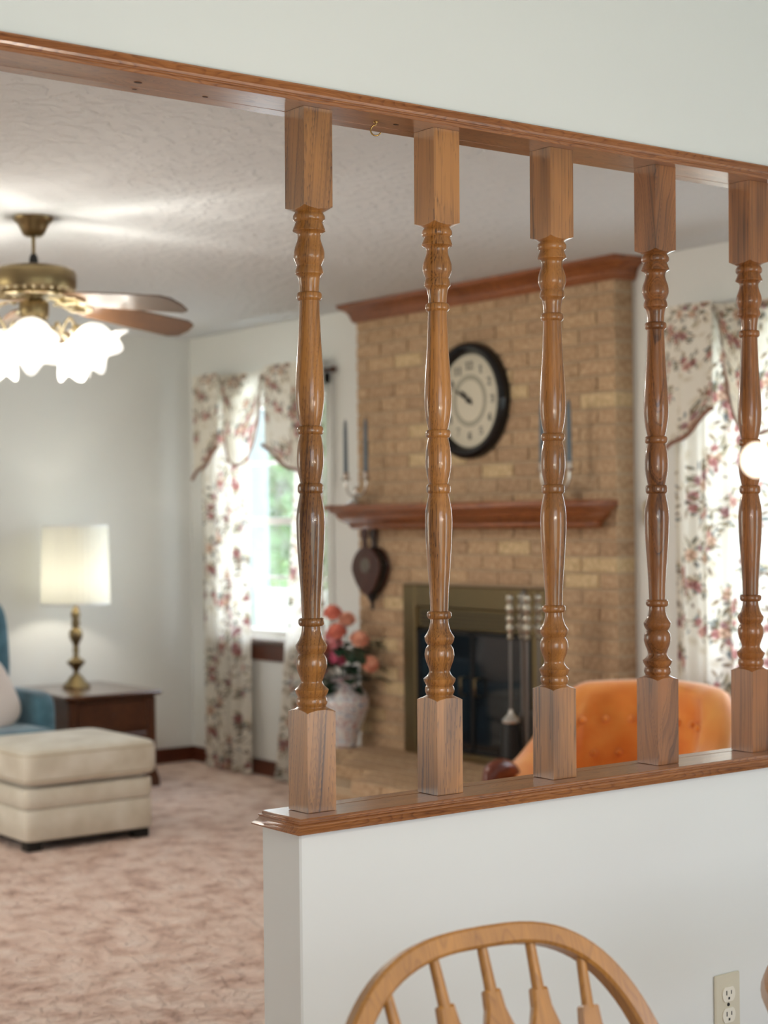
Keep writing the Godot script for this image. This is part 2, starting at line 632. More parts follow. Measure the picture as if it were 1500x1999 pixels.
# turned length: sections of (radius, height) from the top down, sharp between sections
func turned(sections: Array, q: Dictionary, seg := 96, step := 0.0022) -> ArrayMesh:
	var pos := PackedVector3Array()
	var nor := PackedVector3Array()
	var rows := 0
	for sec in sections:
		var pts := []
		var cps := []
		for v in sec: cps.append(Vector2(v[0], v[1]))
		for i in cps.size() - 1:
			var a: Vector2 = cps[i]
			var b: Vector2 = cps[i + 1]
			var per := maxi(2, int(ceil(a.distance_to(b) / step)))
			var p0: Vector2 = cps[maxi(i - 1, 0)]
			var p3: Vector2 = cps[mini(i + 2, cps.size() - 1)]
			for k in per + (1 if i == cps.size() - 2 else 0):
				pts.append(a.cubic_interpolate(b, p0, p3, float(k) / per))
		for i in pts.size():
			var d: Vector2 = pts[mini(i + 1, pts.size() - 1)] - pts[maxi(i - 1, 0)]
			var n := Vector2(-d.y, d.x).normalized()
			for k in seg + 1:
				var f := TAU * k / seg
				pos.append(Vector3(pts[i].x * cos(f), pts[i].y, pts[i].x * sin(f)))
				nor.append(Vector3(n.x * cos(f), n.y, n.x * sin(f)))
			rows += 1
	return grid_mesh(pos, nor, rows, seg + 1, q)

# square length whose one end is turned round; ys from the top down; cone: [[y, r], ...] from its square end to its round end
func squared(y_top: float, y_bottom: float, half: float, cone_top: Array, cone_bottom: Array, q: Dictionary) -> ArrayMesh:
	var ys := []
	var y := y_top
	while y > y_bottom + 1e-5:
		ys.append(y)
		var fine := false
		if cone_top and y <= cone_top[0][0] + 0.001 and y >= cone_top[-1][0] - 0.001: fine = true
		if cone_bottom and y <= cone_bottom[0][0] + 0.004 and y >= cone_bottom[-1][0] - 0.001: fine = true
		y -= 0.0007 if fine else 0.003
	ys.append(y_bottom)
	var per := 36
	var quads := [] # [row][side*(per+1)]
	var dup := PackedVector3Array()
	var nn := PackedVector3Array()
	var cols := 4 * (per + 1)
	for yy: float in ys:
		var rt := 1.0
		for cone in [cone_top, cone_bottom]:
			for i in cone.size() - 1:
				var hi: Array = cone[i]
				var lo: Array = cone[i + 1]
				if yy <= hi[0] and yy >= lo[0]:
					rt = lerpf(hi[1], lo[1], (hi[0] - yy) / (hi[0] - lo[0]))
		for side in 4:
			for k in per + 1:
				var f := -PI / 4 + PI / 2 * k / per
				var rs := half / cos(f)
				var r := minf(rs, rt)
				var g := f + side * PI / 2
				dup.append(Vector3(cos(g) * r, yy, sin(g) * r))
				var turnd := rt < rs
				nn.append(Vector3(cos(g) * 0.6, 0.8 if cone_top else -0.8, sin(g) * 0.6) if turnd else Vector3(cos(side * PI / 2), 0, sin(side * PI / 2)))
	var m := grid_mesh(dup, nn, ys.size(), cols, q)
	return m

func cap_square(half: float, y: float, up: bool) -> ArrayMesh:
	var s := st_new()
	s.set_smooth_group(-1)
	face(s, [Vector3(-half, y, -half), Vector3(half, y, -half), Vector3(half, y, half), Vector3(-half, y, half)], Vector3(0, y - (1.0 if up else -1.0), 0))
	return done(s)

func make_spindle(i: int, at: Vector3, label: String):
	var seeds := [[0.075, 0.085, 0.055, 0.0058, 0.05], [0.28, 0.16, 0.018, 0.0088, 0.01], [-0.25, -0.17, -0.015, 0.0076, 0.012], [0.065, -0.10, 0.06, 0.0100, -0.07], [0.28, 0.22, 0.012, 0.0090, 0.0]]
	var e: Array = seeds[i]
	var lights := [Color(0.38, 0.155, 0.035), Color(0.45, 0.185, 0.044), Color(0.42, 0.170, 0.042), Color(0.355, 0.128, 0.032), Color(0.355, 0.128, 0.032)]
	var q := {"px": e[0], "pz": e[1], "tx": e[2], "tz": e[4], "ring": e[3], "o": i * 37.0, "light": lights[i], "dark": Color(0.048, 0.015, 0.004)}
	var t := thing("turned_spindle", label, "spindle", at, 0.0, "turned spindles on the half wall")
	# the header above sits about a centimetre off the sill below, so every spindle leans a touch
	var lean := Vector3(0.00769, 1.098, 0.00936).normalized()
	t.basis = Basis(Vector3.RIGHT, lean, Vector3.RIGHT.cross(lean)).orthonormalized()
	var hw := 0.0268
	obj("upper_block", squared(1.098, 0.9385, hw, [], [[0.9462, 0.0392], [0.9425, 0.0285], [0.9405, 0.0246], [0.9385, 0.0218]], q), M.spindle_wood, t)
	obj("lower_block", squared(0.162, 0.0004, hw, [[0.162, 0.0222], [0.1603, 0.0246], [0.1583, 0.0285], [0.1545, 0.0392]], [], q), M.spindle_wood, t)
	var secs := [
		[[0.0218, 0.9385], [0.0234, 0.9356]],
		[[0.0234, 0.9356], [0.025, 0.9332], [0.0254, 0.9303], [0.025, 0.9264], [0.023, 0.9235]],
		[[0.0214, 0.9232], [0.0226, 0.9192], [0.0242, 0.9153], [0.0259, 0.9104]],
		[[0.0259, 0.9104], [0.0256, 0.9091], [0.0218, 0.9071], [0.019, 0.9046], [0.0181, 0.8998], [0.0189, 0.894], [0.0218, 0.8853], [0.0238, 0.8785], [0.0244, 0.8732], [0.0244, 0.8679], [0.023, 0.863], [0.0211, 0.8582], [0.0196, 0.8548]],
		[[0.0194, 0.8542], [0.0206, 0.8514], [0.0216, 0.8475], [0.022, 0.8432]],
		[[0.022, 0.8432], [0.0216, 0.8417], [0.0194, 0.8393], [0.0177, 0.8364], [0.0164, 0.8301], [0.0156, 0.8224], [0.0152, 0.8137]],
		[[0.0152, 0.8137], [0.0172, 0.8134], [0.0194, 0.8112], [0.0201, 0.8074], [0.0197, 0.803], [0.0173, 0.7998]],
		[[0.0157, 0.7996], [0.016, 0.7885], [0.0165, 0.774], [0.0173, 0.7559], [0.0181, 0.7377], [0.0193, 0.7196], [0.0206, 0.7014], [0.0216, 0.6857], [0.0223, 0.6712], [0.0227, 0.6567], [0.0225, 0.6446], [0.0214, 0.6313], [0.0196, 0.6192], [0.0176, 0.6095], [0.0161, 0.6034]],
		[[0.0161, 0.6034], [0.0184, 0.6029], [0.0203, 0.6005], [0.021, 0.5962], [0.0203, 0.592], [0.0181, 0.5896]],
		[[0.0168, 0.5894], [0.0184, 0.5817], [0.0202, 0.572], [0.0211, 0.5611], [0.0214, 0.5503], [0.021, 0.5406], [0.0193, 0.5297], [0.0173, 0.52], [0.0158, 0.5134]],
		[[0.0158, 0.5134], [0.0179, 0.5128], [0.0198, 0.5098], [0.0202, 0.5049], [0.0197, 0.5001], [0.0177, 0.4973]],
		[[0.0164, 0.497], [0.0179, 0.4898], [0.0196, 0.4813], [0.0218, 0.468], [0.0226, 0.4535], [0.0224, 0.4378], [0.0218, 0.4209], [0.0209, 0.4052], [0.0196, 0.387], [0.0182, 0.3663], [0.0172, 0.3533], [0.0161, 0.3358], [0.0154, 0.3195], [0.0148, 0.3019]],
		[[0.0148, 0.3019], [0.0175, 0.3015], [0.0199, 0.2994], [0.0206, 0.2953], [0.0199, 0.2914], [0.0173, 0.2888]],
		[[0.0148, 0.2886], [0.0153, 0.2825], [0.0166, 0.2759], [0.0182, 0.2705], [0.0206, 0.2656], [0.0231, 0.2618], [0.025, 0.2588]],
		[[0.025, 0.2588], [0.0244, 0.2542], [0.0227, 0.2498], [0.0203, 0.246]],
		[[0.0193, 0.2452], [0.0219, 0.2416], [0.0238, 0.2373], [0.0246, 0.2318], [0.0246, 0.2269], [0.0235, 0.2215], [0.0218, 0.216], [0.0192, 0.2095], [0.0177, 0.2041], [0.0176, 0.2003], [0.0203, 0.1954], [0.0235, 0.1921], [0.0268, 0.1895]],
		[[0.0268, 0.1895], [0.026, 0.1856], [0.0242, 0.1817], [0.0218, 0.1779]],
		[[0.0222, 0.1776], [0.0239, 0.1755], [0.0245, 0.1714], [0.0243, 0.1676], [0.0227, 0.1643]],
		[[0.0227, 0.1643], [0.0222, 0.1628], [0.0222, 0.162]],
	]
	obj("turned_shaft", turned(secs, q), M.spindle_turned_wood, t)

# ---------------------------------------------------------------- setting
func setup_view():
	var cam := Camera3D.new()
	cam.name = "camera"
	var yaw := 0.64282
	var pitch := 0.0043
	var roll := -0.011
	var f := Vector3(sin(yaw) * cos(pitch), sin(pitch), -cos(yaw) * cos(pitch))
	var r0 := Vector3(cos(yaw), 0, sin(yaw))
	var u0 := r0.cross(f)
	var r := r0 * cos(roll) + u0 * sin(roll)
	var u := u0 * cos(roll) - r0 * sin(roll)
	add_child(cam)
	cam.transform = Transform3D(Basis(r, u, -f), EYE)
	var at := CameraAttributesPhysical.new()
	at.frustum_focal_length = 39.53
	at.frustum_focus_distance = 2.78
	at.exposure_aperture = 2.9
	cam.attributes = at
	cam.keep_aspect = Camera3D.KEEP_HEIGHT
	cam.fov = rad_to_deg(2.0 * atan(999.5 / 3292.58))
	cam.current = true
	var we := WorldEnvironment.new()
	we.name = "world_environment"
	var env := Environment.new()
	env.background_mode = Environment.BG_SKY
	var sky := Sky.new()
	var sm := ProceduralSkyMaterial.new()
	sm.sky_top_color = c8(150, 188, 232)
	sm.sky_horizon_color = c8(246, 249, 251)
	sm.ground_bottom_color = c8(120, 132, 100)
	sm.ground_horizon_color = c8(206, 214, 208)
	sm.sky_energy_multiplier = 1.4
	sm.ground_energy_multiplier = 0.8
	sky.sky_material = sm
	env.sky = sky
	env.tonemap_mode = Environment.TONE_MAPPER_LINEAR
	env.tonemap_exposure = 1.3
	env.sdfgi_enabled = true
	env.ssao_enabled = true
	env.ssil_enabled = true
	we.environment = env
	add_child(we)
	# sun high over the house, so that none of it falls through the fireplace wall's windows
	var sun := DirectionalLight3D.new()
	sun.name = "sun"
	sun.light_energy = 1.5
	sun.light_color = Color(1.0, 0.96, 0.88)
	sun.shadow_enabled = true
	add_child(sun)
	sun.look_at_from_position(Vector3(-6, 12, -2), Vector3(0, 0, 0), Vector3.UP)
	# daylight: unseen openings behind the camera, added left fill, the fireplace wall's two windows
	daylight("unseen_patio_window_daylight", Vector3(-1.6, 1.35, ZD - 0.06), Vector3(0, 0, -1), Vector2(2.6, 1.9), 2.9)  # out of view, placed to light the half wall and spindle fronts
	daylight("unseen_patio_door_daylight", Vector3(2.8, 0.98, ZD - 0.06), Vector3(0, 0, -1), Vector2(1.2, 1.9), 3.2)  # out of view, placed to give the lower spindle blocks their sheen
	daylight("added_left_fill", Vector3(XL + 0.06, 1.4, -5.0), Vector3(1, 0, 0), Vector2(2.2, 1.3), 3.9, Color(1.0, 0.97, 0.91))  # added fill for the living room, from outside the view
	daylight("window_daylight", Vector3(XW + 0.16, 1.4, -5.47), Vector3(-1, 0, 0), Vector2(0.95, 1.3), 2.4)
	daylight("window_daylight_001", Vector3(XW + 0.16, 1.4, -1.85), Vector3(-1, 0, 0), Vector2(0.95, 1.3), 2.4)

func daylight(called: String, at: Vector3, dir: Vector3, size: Vector2, energy: float, col := Color(0.91, 0.96, 1.0)):
	var l := AreaLight3D.new()
	l.name = called
	l.area_size = size
	l.light_energy = energy
	l.light_color = col
	l.area_range = 30.0
	l.area_attenuation = 2.0
	l.shadow_enabled = true
	add_child(l)
	l.look_at_from_position(at, at + dir, Vector3.UP)

func omni(called: String, at: Vector3, energy: float, col: Color, size := 0.03, parent: Node = null) -> OmniLight3D:
	var l := OmniLight3D.new()
	l.name = called
	l.light_energy = energy
	l.light_color = col
	l.light_size = size
	l.omni_range = 14.0
	l.omni_attenuation = 2.0
	l.shadow_enabled = true
	(parent if parent else self).add_child(l, true)
	l.position = at
	return l

func moulding_profile() -> Array:
	# (outwards, up): flared foot, cove, groove, square lip
	return [Vector2(-0.03, -0.022), Vector2(0.012, -0.022), Vector2(0.0125, -0.0195), Vector2(0.0085, -0.0165), Vector2(0.0045, -0.0125), Vector2(0.003, -0.009), Vector2(0.0045, -0.0068), Vector2(0.0045, -0.0058), Vector2(0.001, -0.0056), Vector2(0.0, -0.0045), Vector2(0.0, -0.0008), Vector2(-0.0008, 0.0), Vector2(-0.03, 0.0)]

func build_shell():
	# floor, ceiling
	struct("floor", box_mesh(Vector3((XL + XW) / 2, -0.06, (ZB + ZD) / 2), Vector3(XW - XL + 0.3, 0.12, ZD - ZB + 0.3)), M.carpet, "pinkish tan cut pile carpet with mottled footmarks", "carpet")
	struct("ceiling", box_mesh(Vector3((XL + XW) / 2, CEIL + 0.06, (ZB + ZD) / 2), Vector3(XW - XL + 0.3, 0.12, ZD - ZB + 0.3)), M.ceiling_plaster, "off white stomp textured plaster ceiling", "ceiling")
	var s := st_new()
	span(s, Vector3(XL - 0.15, 0, ZB - 0.15), Vector3(XW + 0.15, CEIL, ZB))
	struct("wall_back", done(s), M.wall_paint, "plain off white far wall behind the lit table lamp", "wall")
	# right wall with two window openings
	s = st_new()
	var z1 := [-6.0, -4.95]
	var z2 := [-2.38, -1.33]
	for z in [[ZB, z1[0]], [z1[1], z2[0]], [z2[1], ZD]]:
		span(s, Vector3(XW, 0, z[0]), Vector3(XW + 0.15, CEIL, z[1]))
	for z in [z1, z2]:
		span(s, Vector3(XW, 0, z[0]), Vector3(XW + 0.15, 0.70, z[1]))
		span(s, Vector3(XW, 2.08, z[0]), Vector3(XW + 0.15, CEIL, z[1]))
	struct("wall_right", done(s), M.wall_paint, "off white wall that carries the brick fireplace and two curtained windows", "wall")
	s = st_new()
	span(s, Vector3(XL - 0.15, 0, ZB), Vector3(XL, CEIL, -6.1))
	span(s, Vector3(XL - 0.15, 0, -3.9), Vector3(XL, CEIL, ZD))
	span(s, Vector3(XL - 0.15, 0, -6.1), Vector3(XL, 0.75, -3.9))  # opening goes with the added fill light
	span(s, Vector3(XL - 0.15, 2.05, -6.1), Vector3(XL, CEIL, -3.9))
	struct("wall_left", done(s), M.wall_paint, "plain off white wall left of the view", "wall")
	s = st_new()
	span(s, Vector3(XL, 0, ZD), Vector3(-2.9, CEIL, ZD + 0.15))
	span(s, Vector3(-0.3, 0, ZD), Vector3(2.15, CEIL, ZD + 0.15))
	span(s, Vector3(3.45, 0, ZD), Vector3(XW, CEIL, ZD + 0.15))
	span(s, Vector3(2.15, 2.05, ZD), Vector3(3.45, CEIL, ZD + 0.15))
	span(s, Vector3(-2.9, 0, ZD), Vector3(-0.3, 0.4, ZD + 0.15))
	span(s, Vector3(-2.9, 2.3, ZD), Vector3(-0.3, CEIL, ZD + 0.15))
	struct("wall_front", done(s), M.wall_paint, "plain off white dining room wall behind the viewer", "wall")
	# half wall and the wall above the opening
	s = st_new()
	span(s, Vector3(-0.034, 0, -0.080), Vector3(XW, 0.909, 0.028), 0.003)
	struct("wall_middle", done(s), M.wall_paint, "white half wall below the row of spindles", "half wall")
	s = st_new()
	span(s, Vector3(XL, HEAD + 0.022, -0.073), Vector3(XW, CEIL, 0.033))
	struct("wall_upper", done(s), M.wall_paint, "white wall above the wooden header of the opening", "wall")
	# sill cap: board and mitred moulding
	s = st_new()
	var o := moulding_profile()
	var zf := 0.035
	var zb := -0.0745
	var xl := -0.037
	var up := Vector3.UP
	sweep(s, o, [[Vector3(XW, SILL, zf), Vector3.BACK, up], [Vector3(xl, SILL, zf), Vector3(-1, 0, 1), up], [Vector3(xl, SILL, zb), Vector3(-1, 0, -1), up], [Vector3(XW, SILL, zb), Vector3.FORWARD, up]])
	span(s, Vector3(xl + 0.02, SILL - 0.0215, zb + 0.02), Vector3(XW, SILL - 0.0003, zf - 0.02))
	struct("trim_1", done(s), M.trim_wood, "oak sill cap with a coved edge on top of the half wall", "trim")
	# header: soffit board and moulding, upside down
	s = st_new()
	zf = 0.0315
	zb = -0.071
	var dn := Vector3.DOWN
	sweep(s, o, [[Vector3(XL, HEAD, zf), Vector3.BACK, dn], [Vector3(XW, HEAD, zf), Vector3.BACK, dn]])
	sweep(s, o, [[Vector3(XL, HEAD, zb), Vector3.FORWARD, dn], [Vector3(XW, HEAD, zb), Vector3.FORWARD, dn]])
	span(s, Vector3(XL, HEAD + 0.0003, zb + 0.02), Vector3(XW, HEAD + 0.0215, zf - 0.02))
	var head := struct("trim_2", done(s), M.trim_wood, "oak header with a moulded edge above the spindles", "trim")
	for k in [[-0.276, -0.015, 0.0042], [-0.262, -0.052, 0.0026], [0.196, -0.012, 0.0034], [-0.152, -0.032, 0.003]]:
		s = st_new()
		lathe(s, [Vector2(0.0, -0.0006), Vector2(k[2] * 0.8, -0.0006), Vector2(k[2], 0.0002), Vector2(0, 0.0002)], 14, Transform3D(Basis.from_scale(Vector3(1.7, 1, 0.8)), Vector3(k[0], HEAD, k[1])))
		obj("knot", done(s), M.knot, head)
	# baseboards
	s = st_new()
	span(s, Vector3(XL, 0, ZB), Vector3(XW, 0.085, ZB + 0.014), 0.004)
	struct("baseboard_back", done(s), M.baseboard_wood, "dark stained wooden baseboard along the far wall", "baseboard")
	s = st_new()
	span(s, Vector3(XW - 0.014, 0, ZB), Vector3(XW, 0.085, -4.56), 0.004)
	span(s, Vector3(XW - 0.014, 0, -2.73), Vector3(XW, 0.085, -0.08), 0.004)
	struct("baseboard_right", done(s), M.baseboard_wood, "dark stained wooden baseboard below the curtained windows", "baseboard")
	build_window("window_1", z1, "tall sash window with a brown wooden stool, left of the fireplace")
	build_window("window_2", z2, "bright sash window right of the fireplace")

func build_window(called: String, z: Array, label: String):
	var w := thing(called, label, "window", Vector3(XW, 0.70, (z[0] + z[1]) / 2), 0.0, "", "structure")
	var hw: float = (z[1] - z[0]) / 2
	var H := 1.38
	var s := st_new()
	for sg in [-1.0, 1.0]:
		span(s, Vector3(0.02, 0.05, sg * hw), Vector3(0.14, H, sg * (hw - 0.035)), 0.003)
	span(s, Vector3(0.02, H - 0.035, -hw), Vector3(0.14, H, hw), 0.003)
	span(s, Vector3(0.02, 0.0, -hw), Vector3(0.14, 0.05, hw), 0.003)
	obj("window_frame", done(s), M.white_paint, w)
	for k in 2:
		var y0: float = [0.05, 0.66][k]
		var y1: float = [0.70, H - 0.035][k]
		var x: float = [0.06, 0.10][k]
		s = st_new()
		for sg in [-1.0, 1.0]:
			span(s, Vector3(x - 0.018, y0, sg * (hw - 0.035)), Vector3(x + 0.018, y1, sg * (hw - 0.075)), 0.003)
		span(s, Vector3(x - 0.018, y0, -hw + 0.035), Vector3(x + 0.018, y0 + 0.04, hw - 0.035), 0.003)
		span(s, Vector3(x - 0.018, y1 - 0.04, -hw + 0.035), Vector3(x + 0.018, y1, hw - 0.035), 0.003)
		span(s, Vector3(x - 0.008, (y0 + y1) / 2 - 0.009, -hw + 0.06), Vector3(x + 0.008, (y0 + y1) / 2 + 0.009, hw - 0.06), 0.002)
		var sash := obj("sash", done(s), M.white_paint, w)
		s = st_new()
		span(s, Vector3(x - 0.002, y0 + 0.03, -hw + 0.07), Vector3(x + 0.002, y1 - 0.03, hw - 0.07))
		obj("pane", done(s), M.window_glass, sash)
	s = st_new()
	span(s, Vector3(-0.055, 0.018, -hw - 0.08), Vector3(0.03, 0.045, hw + 0.08), 0.006)
	obj("window_stool", done(s), M.dark_top_wood, w)
	s = st_new()
	span(s, Vector3(-0.018, -0.075, -hw - 0.05), Vector3(0.0, 0.018, hw + 0.05), 0.006)
	obj("apron", done(s), M.baseboard_wood, w)
	s = st_new()
	for sg in [-1.0, 1.0]:
		span(s, Vector3(-0.016, 0.045, sg * hw), Vector3(0.0, H + 0.06, sg * (hw + 0.06)), 0.004)
	span(s, Vector3(-0.016, H, -hw - 0.06), Vector3(0.0, H + 0.06, hw + 0.06), 0.004)
	obj("casing", done(s), M.white_paint, w)

# ---------------------------------------------------------------- fireplace
func build_fireplace():
	var zc := -3.645
	var hw := 0.90
	var ow := 0.50
	var f := thing("fireplace", "floor to ceiling tan brick fireplace with a raised hearth", "fireplace", Vector3(XW, 0, zc), 0.0, "", "structure")
	var bk := XB - XW    # brick face, local x
	var s := st_new()
	span(s, Vector3(bk + 0.008, 0, -hw + 0.006), Vector3(0, CEIL, -ow))
	span(s, Vector3(bk + 0.008, 0, ow), Vector3(0, CEIL, hw - 0.006))
	span(s, Vector3(bk + 0.008, 1.08, -ow), Vector3(0, CEIL, ow))
	span(s, Vector3(bk + 0.008, 0.0, -ow), Vector3(0, 0.28, ow))
	span(s, Vector3(-0.012, 0.28, -ow), Vector3(0, 1.08, ow))
	var mortar := obj("mortar", done(s), M.mortar, f)
	var bh := 2.44 / 36.0
	var cache := {}
	for c in 36:
		var y0 := c * bh
		if y0 + bh * 0.5 < 0.29: continue
		var x0 := -hw
		# a run of stretchers, broken by half a brick on every other course; a few closers
		var first := 0.2025 if c % 2 == 0 else 0.0965
		var cuts := [-hw]
		var z := -hw + first
		while z < hw - 0.06:
			cuts.append(z)
			z += 0.2125
		cuts.append(hw)
		for k in cuts.size() - 1:
			var a: float = cuts[k]
			var b: float = cuts[k + 1]
			if y0 + bh > 0.29 and y0 + 0.01 < 1.08:
				if a > -ow - 0.02 and b < ow + 0.02: continue
				if a < -ow and b > -ow: b = -ow
				elif a < ow and b > ow: a = ow
				elif a >= -ow and b <= ow: continue
			if b - a < 0.03: continue
			var ln := snappedf(b - a - 0.0105, 0.001)
			var key := "%.3f" % ln
			if not cache.has(key): cache[key] = box_mesh(Vector3.ZERO, Vector3(0.104, bh - 0.0105, ln), 0.003)
			var o := obj("brick", cache[key], M["brick_%d" % (0 if rng.randf() < 0.34 else rng.randi_range(0, 5))], f)
			o.position = Vector3(bk + 0.052 + rng.randf_range(-0.0015, 0.0015), y0 + bh / 2, (a + b) / 2)
	# crown moulding round the top of the breast
	s = st_new()
	var o2 := [Vector2(0, 0), Vector2(0.010, 0), Vector2(0.014, 0.012), Vector2(0.018, 0.016), Vector2(0.022, 0.034), Vector2(0.034, 0.052), Vector2(0.052, 0.064), Vector2(0.062, 0.067), Vector2(0.066, 0.074), Vector2(0.070, 0.0895), Vector2(0, 0.0895)]
	sweep(s, o2, [[Vector3(0, 2.35, -hw), Vector3.FORWARD, Vector3.UP], [Vector3(bk, 2.35, -hw), Vector3(-1, 0, -1), Vector3.UP], [Vector3(bk, 2.35, hw), Vector3(-1, 0, 1), Vector3.UP], [Vector3(0, 2.35, hw), Vector3.BACK, Vector3.UP]])
	obj("crown_moulding", done(s), M.mantel_wood, f)
	# mantel shelf
	s = st_new()
	var o3 := [Vector2(0, 0), Vector2(0.10, 0), Vector2(0.112, 0.014), Vector2(0.112, 0.024), Vector2(0.128, 0.032), Vector2(0.150, 0.050), Vector2(0.160, 0.072), Vector2(0.178, 0.078), Vector2(0.182, 0.088), Vector2(0.2, 0.092), Vector2(0.2, 0.112), Vector2(0.196, 0.117), Vector2(0, 0.117)]
	var e0 := -hw + 0.2 - 0.005
	var e1 := hw - 0.2 + 0.005
	sweep(s, o3, [[Vector3(bk, 1.338, e0), Vector3.FORWARD, Vector3.UP], [Vector3(bk - 0.0001, 1.338, e0), Vector3(-1, 0, -1), Vector3.UP], [Vector3(bk - 0.0001, 1.338, e1), Vector3(-1, 0, 1), Vector3.UP], [Vector3(bk, 1.338, e1), Vector3.BACK, Vector3.UP]])
	var mantel := obj("mantel_shelf", done(s), M.mantel_wood, f)
	# raised hearth with a splayed left end
	s = st_new()
	var plan := [Vector2(-0.78, -0.16), Vector2(-0.78, hw - 0.02), Vector2(bk, hw - 0.02), Vector2(bk, -hw + 0.0), Vector2(-0.32, -hw + 0.0)]
	var flat := Transform3D(Basis(Vector3.RIGHT, Vector3.BACK, Vector3.DOWN), Vector3(0, 0.1175, 0))
	slab_into(s, plan, 0.235, 0.0, flat)
	obj("hearth_core", done(s), M.mortar, f)
	# paving bricks of the hearth top
	var key2 := box_mesh(Vector3.ZERO, Vector3(0.098, 0.055, 0.203), 0.004)
	for i in 7:
		for k in 10:
			var px := bk - 0.052 - i * 0.1065
			var pz := hw - 0.11 - k * 0.2125 - (0.106 if i % 2 else 0.0)
			var lim := -hw + 0.05
			if px - 0.05 < -0.32: lim = lerpf(-hw, -0.16, (-0.32 - (px - 0.05)) / 0.46) + 0.08
			if pz < lim: continue
			var o := obj("paver", key2, M["brick_%d" % rng.randi_range(0, 3)], f)
			o.position = Vector3(px, 0.235 + 0.0275, pz)
	# front of the hearth, stretchers
	var key3 := box_mesh(Vector3.ZERO, Vector3(0.09, 0.057, 0.203), 0.003)
	for c in 3:
		for k in 5:
			var o := obj("hearth_brick", key3, M["brick_%d" % rng.randi_range(0, 5)], f)
			o.position = Vector3(-0.782 + 0.045, 0.04 + c * 0.0675, hw - 0.13 - k * 0.2125 - (0.09 if c % 2 else 0.0))
	# doors of the firebox
	var d := thing("fireplace_doors", "antique brass fireplace door set with dark glass in the brickwork", "fireplace doors", Vector3(XB, 0.29, zc))
	s = st_new()
	span(s, Vector3(-0.035, 0, -ow), Vector3(0.02, 0.79, -ow + 0.095), 0.006)
	span(s, Vector3(-0.035, 0, ow - 0.095), Vector3(0.02, 0.79, ow), 0.006)
	span(s, Vector3(-0.035, 0.685, -ow + 0.095), Vector3(0.02, 0.79, ow - 0.095), 0.006)
	span(s, Vector3(-0.035, 0.0, -ow + 0.095), Vector3(0.02, 0.035, ow - 0.095), 0.006)
	obj("frame", done(s), M.antique_brass, d)
	s = st_new()
	span(s, Vector3(-0.02, 0.59, -ow + 0.095), Vector3(0.02, 0.685, ow - 0.095), 0.004)
	obj("draft_hood", done(s), M.antique_brass, d)
	for k in 4:
		s = st_new()
		span(s, Vector3(-0.024, 0.605 + k * 0.018, -ow + 0.12), Vector3(-0.018, 0.613 + k * 0.018, ow - 0.12), 0.002)
		obj("louvre", done(s), M.black_iron, d)
	for sg in [-1.0, 1.0]:
		s = st_new()
		var a: float = sg * 0.002
		var b: float = sg * (ow - 0.1)
		span(s, Vector3(-0.03, 0.04, a), Vector3(-0.016, 0.585, a + sg * 0.009), 0.002)
		span(s, Vector3(-0.03, 0.04, b - sg * 0.018), Vector3(-0.016, 0.585, b), 0.002)
		span(s, Vector3(-0.03, 0.04, a), Vector3(-0.016, 0.058, b), 0.002)
		span(s, Vector3(-0.03, 0.567, a), Vector3(-0.016, 0.585, b), 0.002)
		var door := obj("door", done(s), M.black_iron, d)
		s = st_new()
		span(s, Vector3(-0.024, 0.055, a + sg * 0.015), Vector3(-0.018, 0.57, b - sg * 0.015))
		obj("glass", done(s), M.fire_glass, door)
		s = st_new()
		tube(s, [Vector3(-0.03, 0.3, sg * 0.05), Vector3(-0.055, 0.3, sg * 0.05), Vector3(-0.055, 0.38, sg * 0.05), Vector3(-0.03, 0.38, sg * 0.05)], 0.005, 8)
		obj("handle", done(s), M.antique_brass, door)

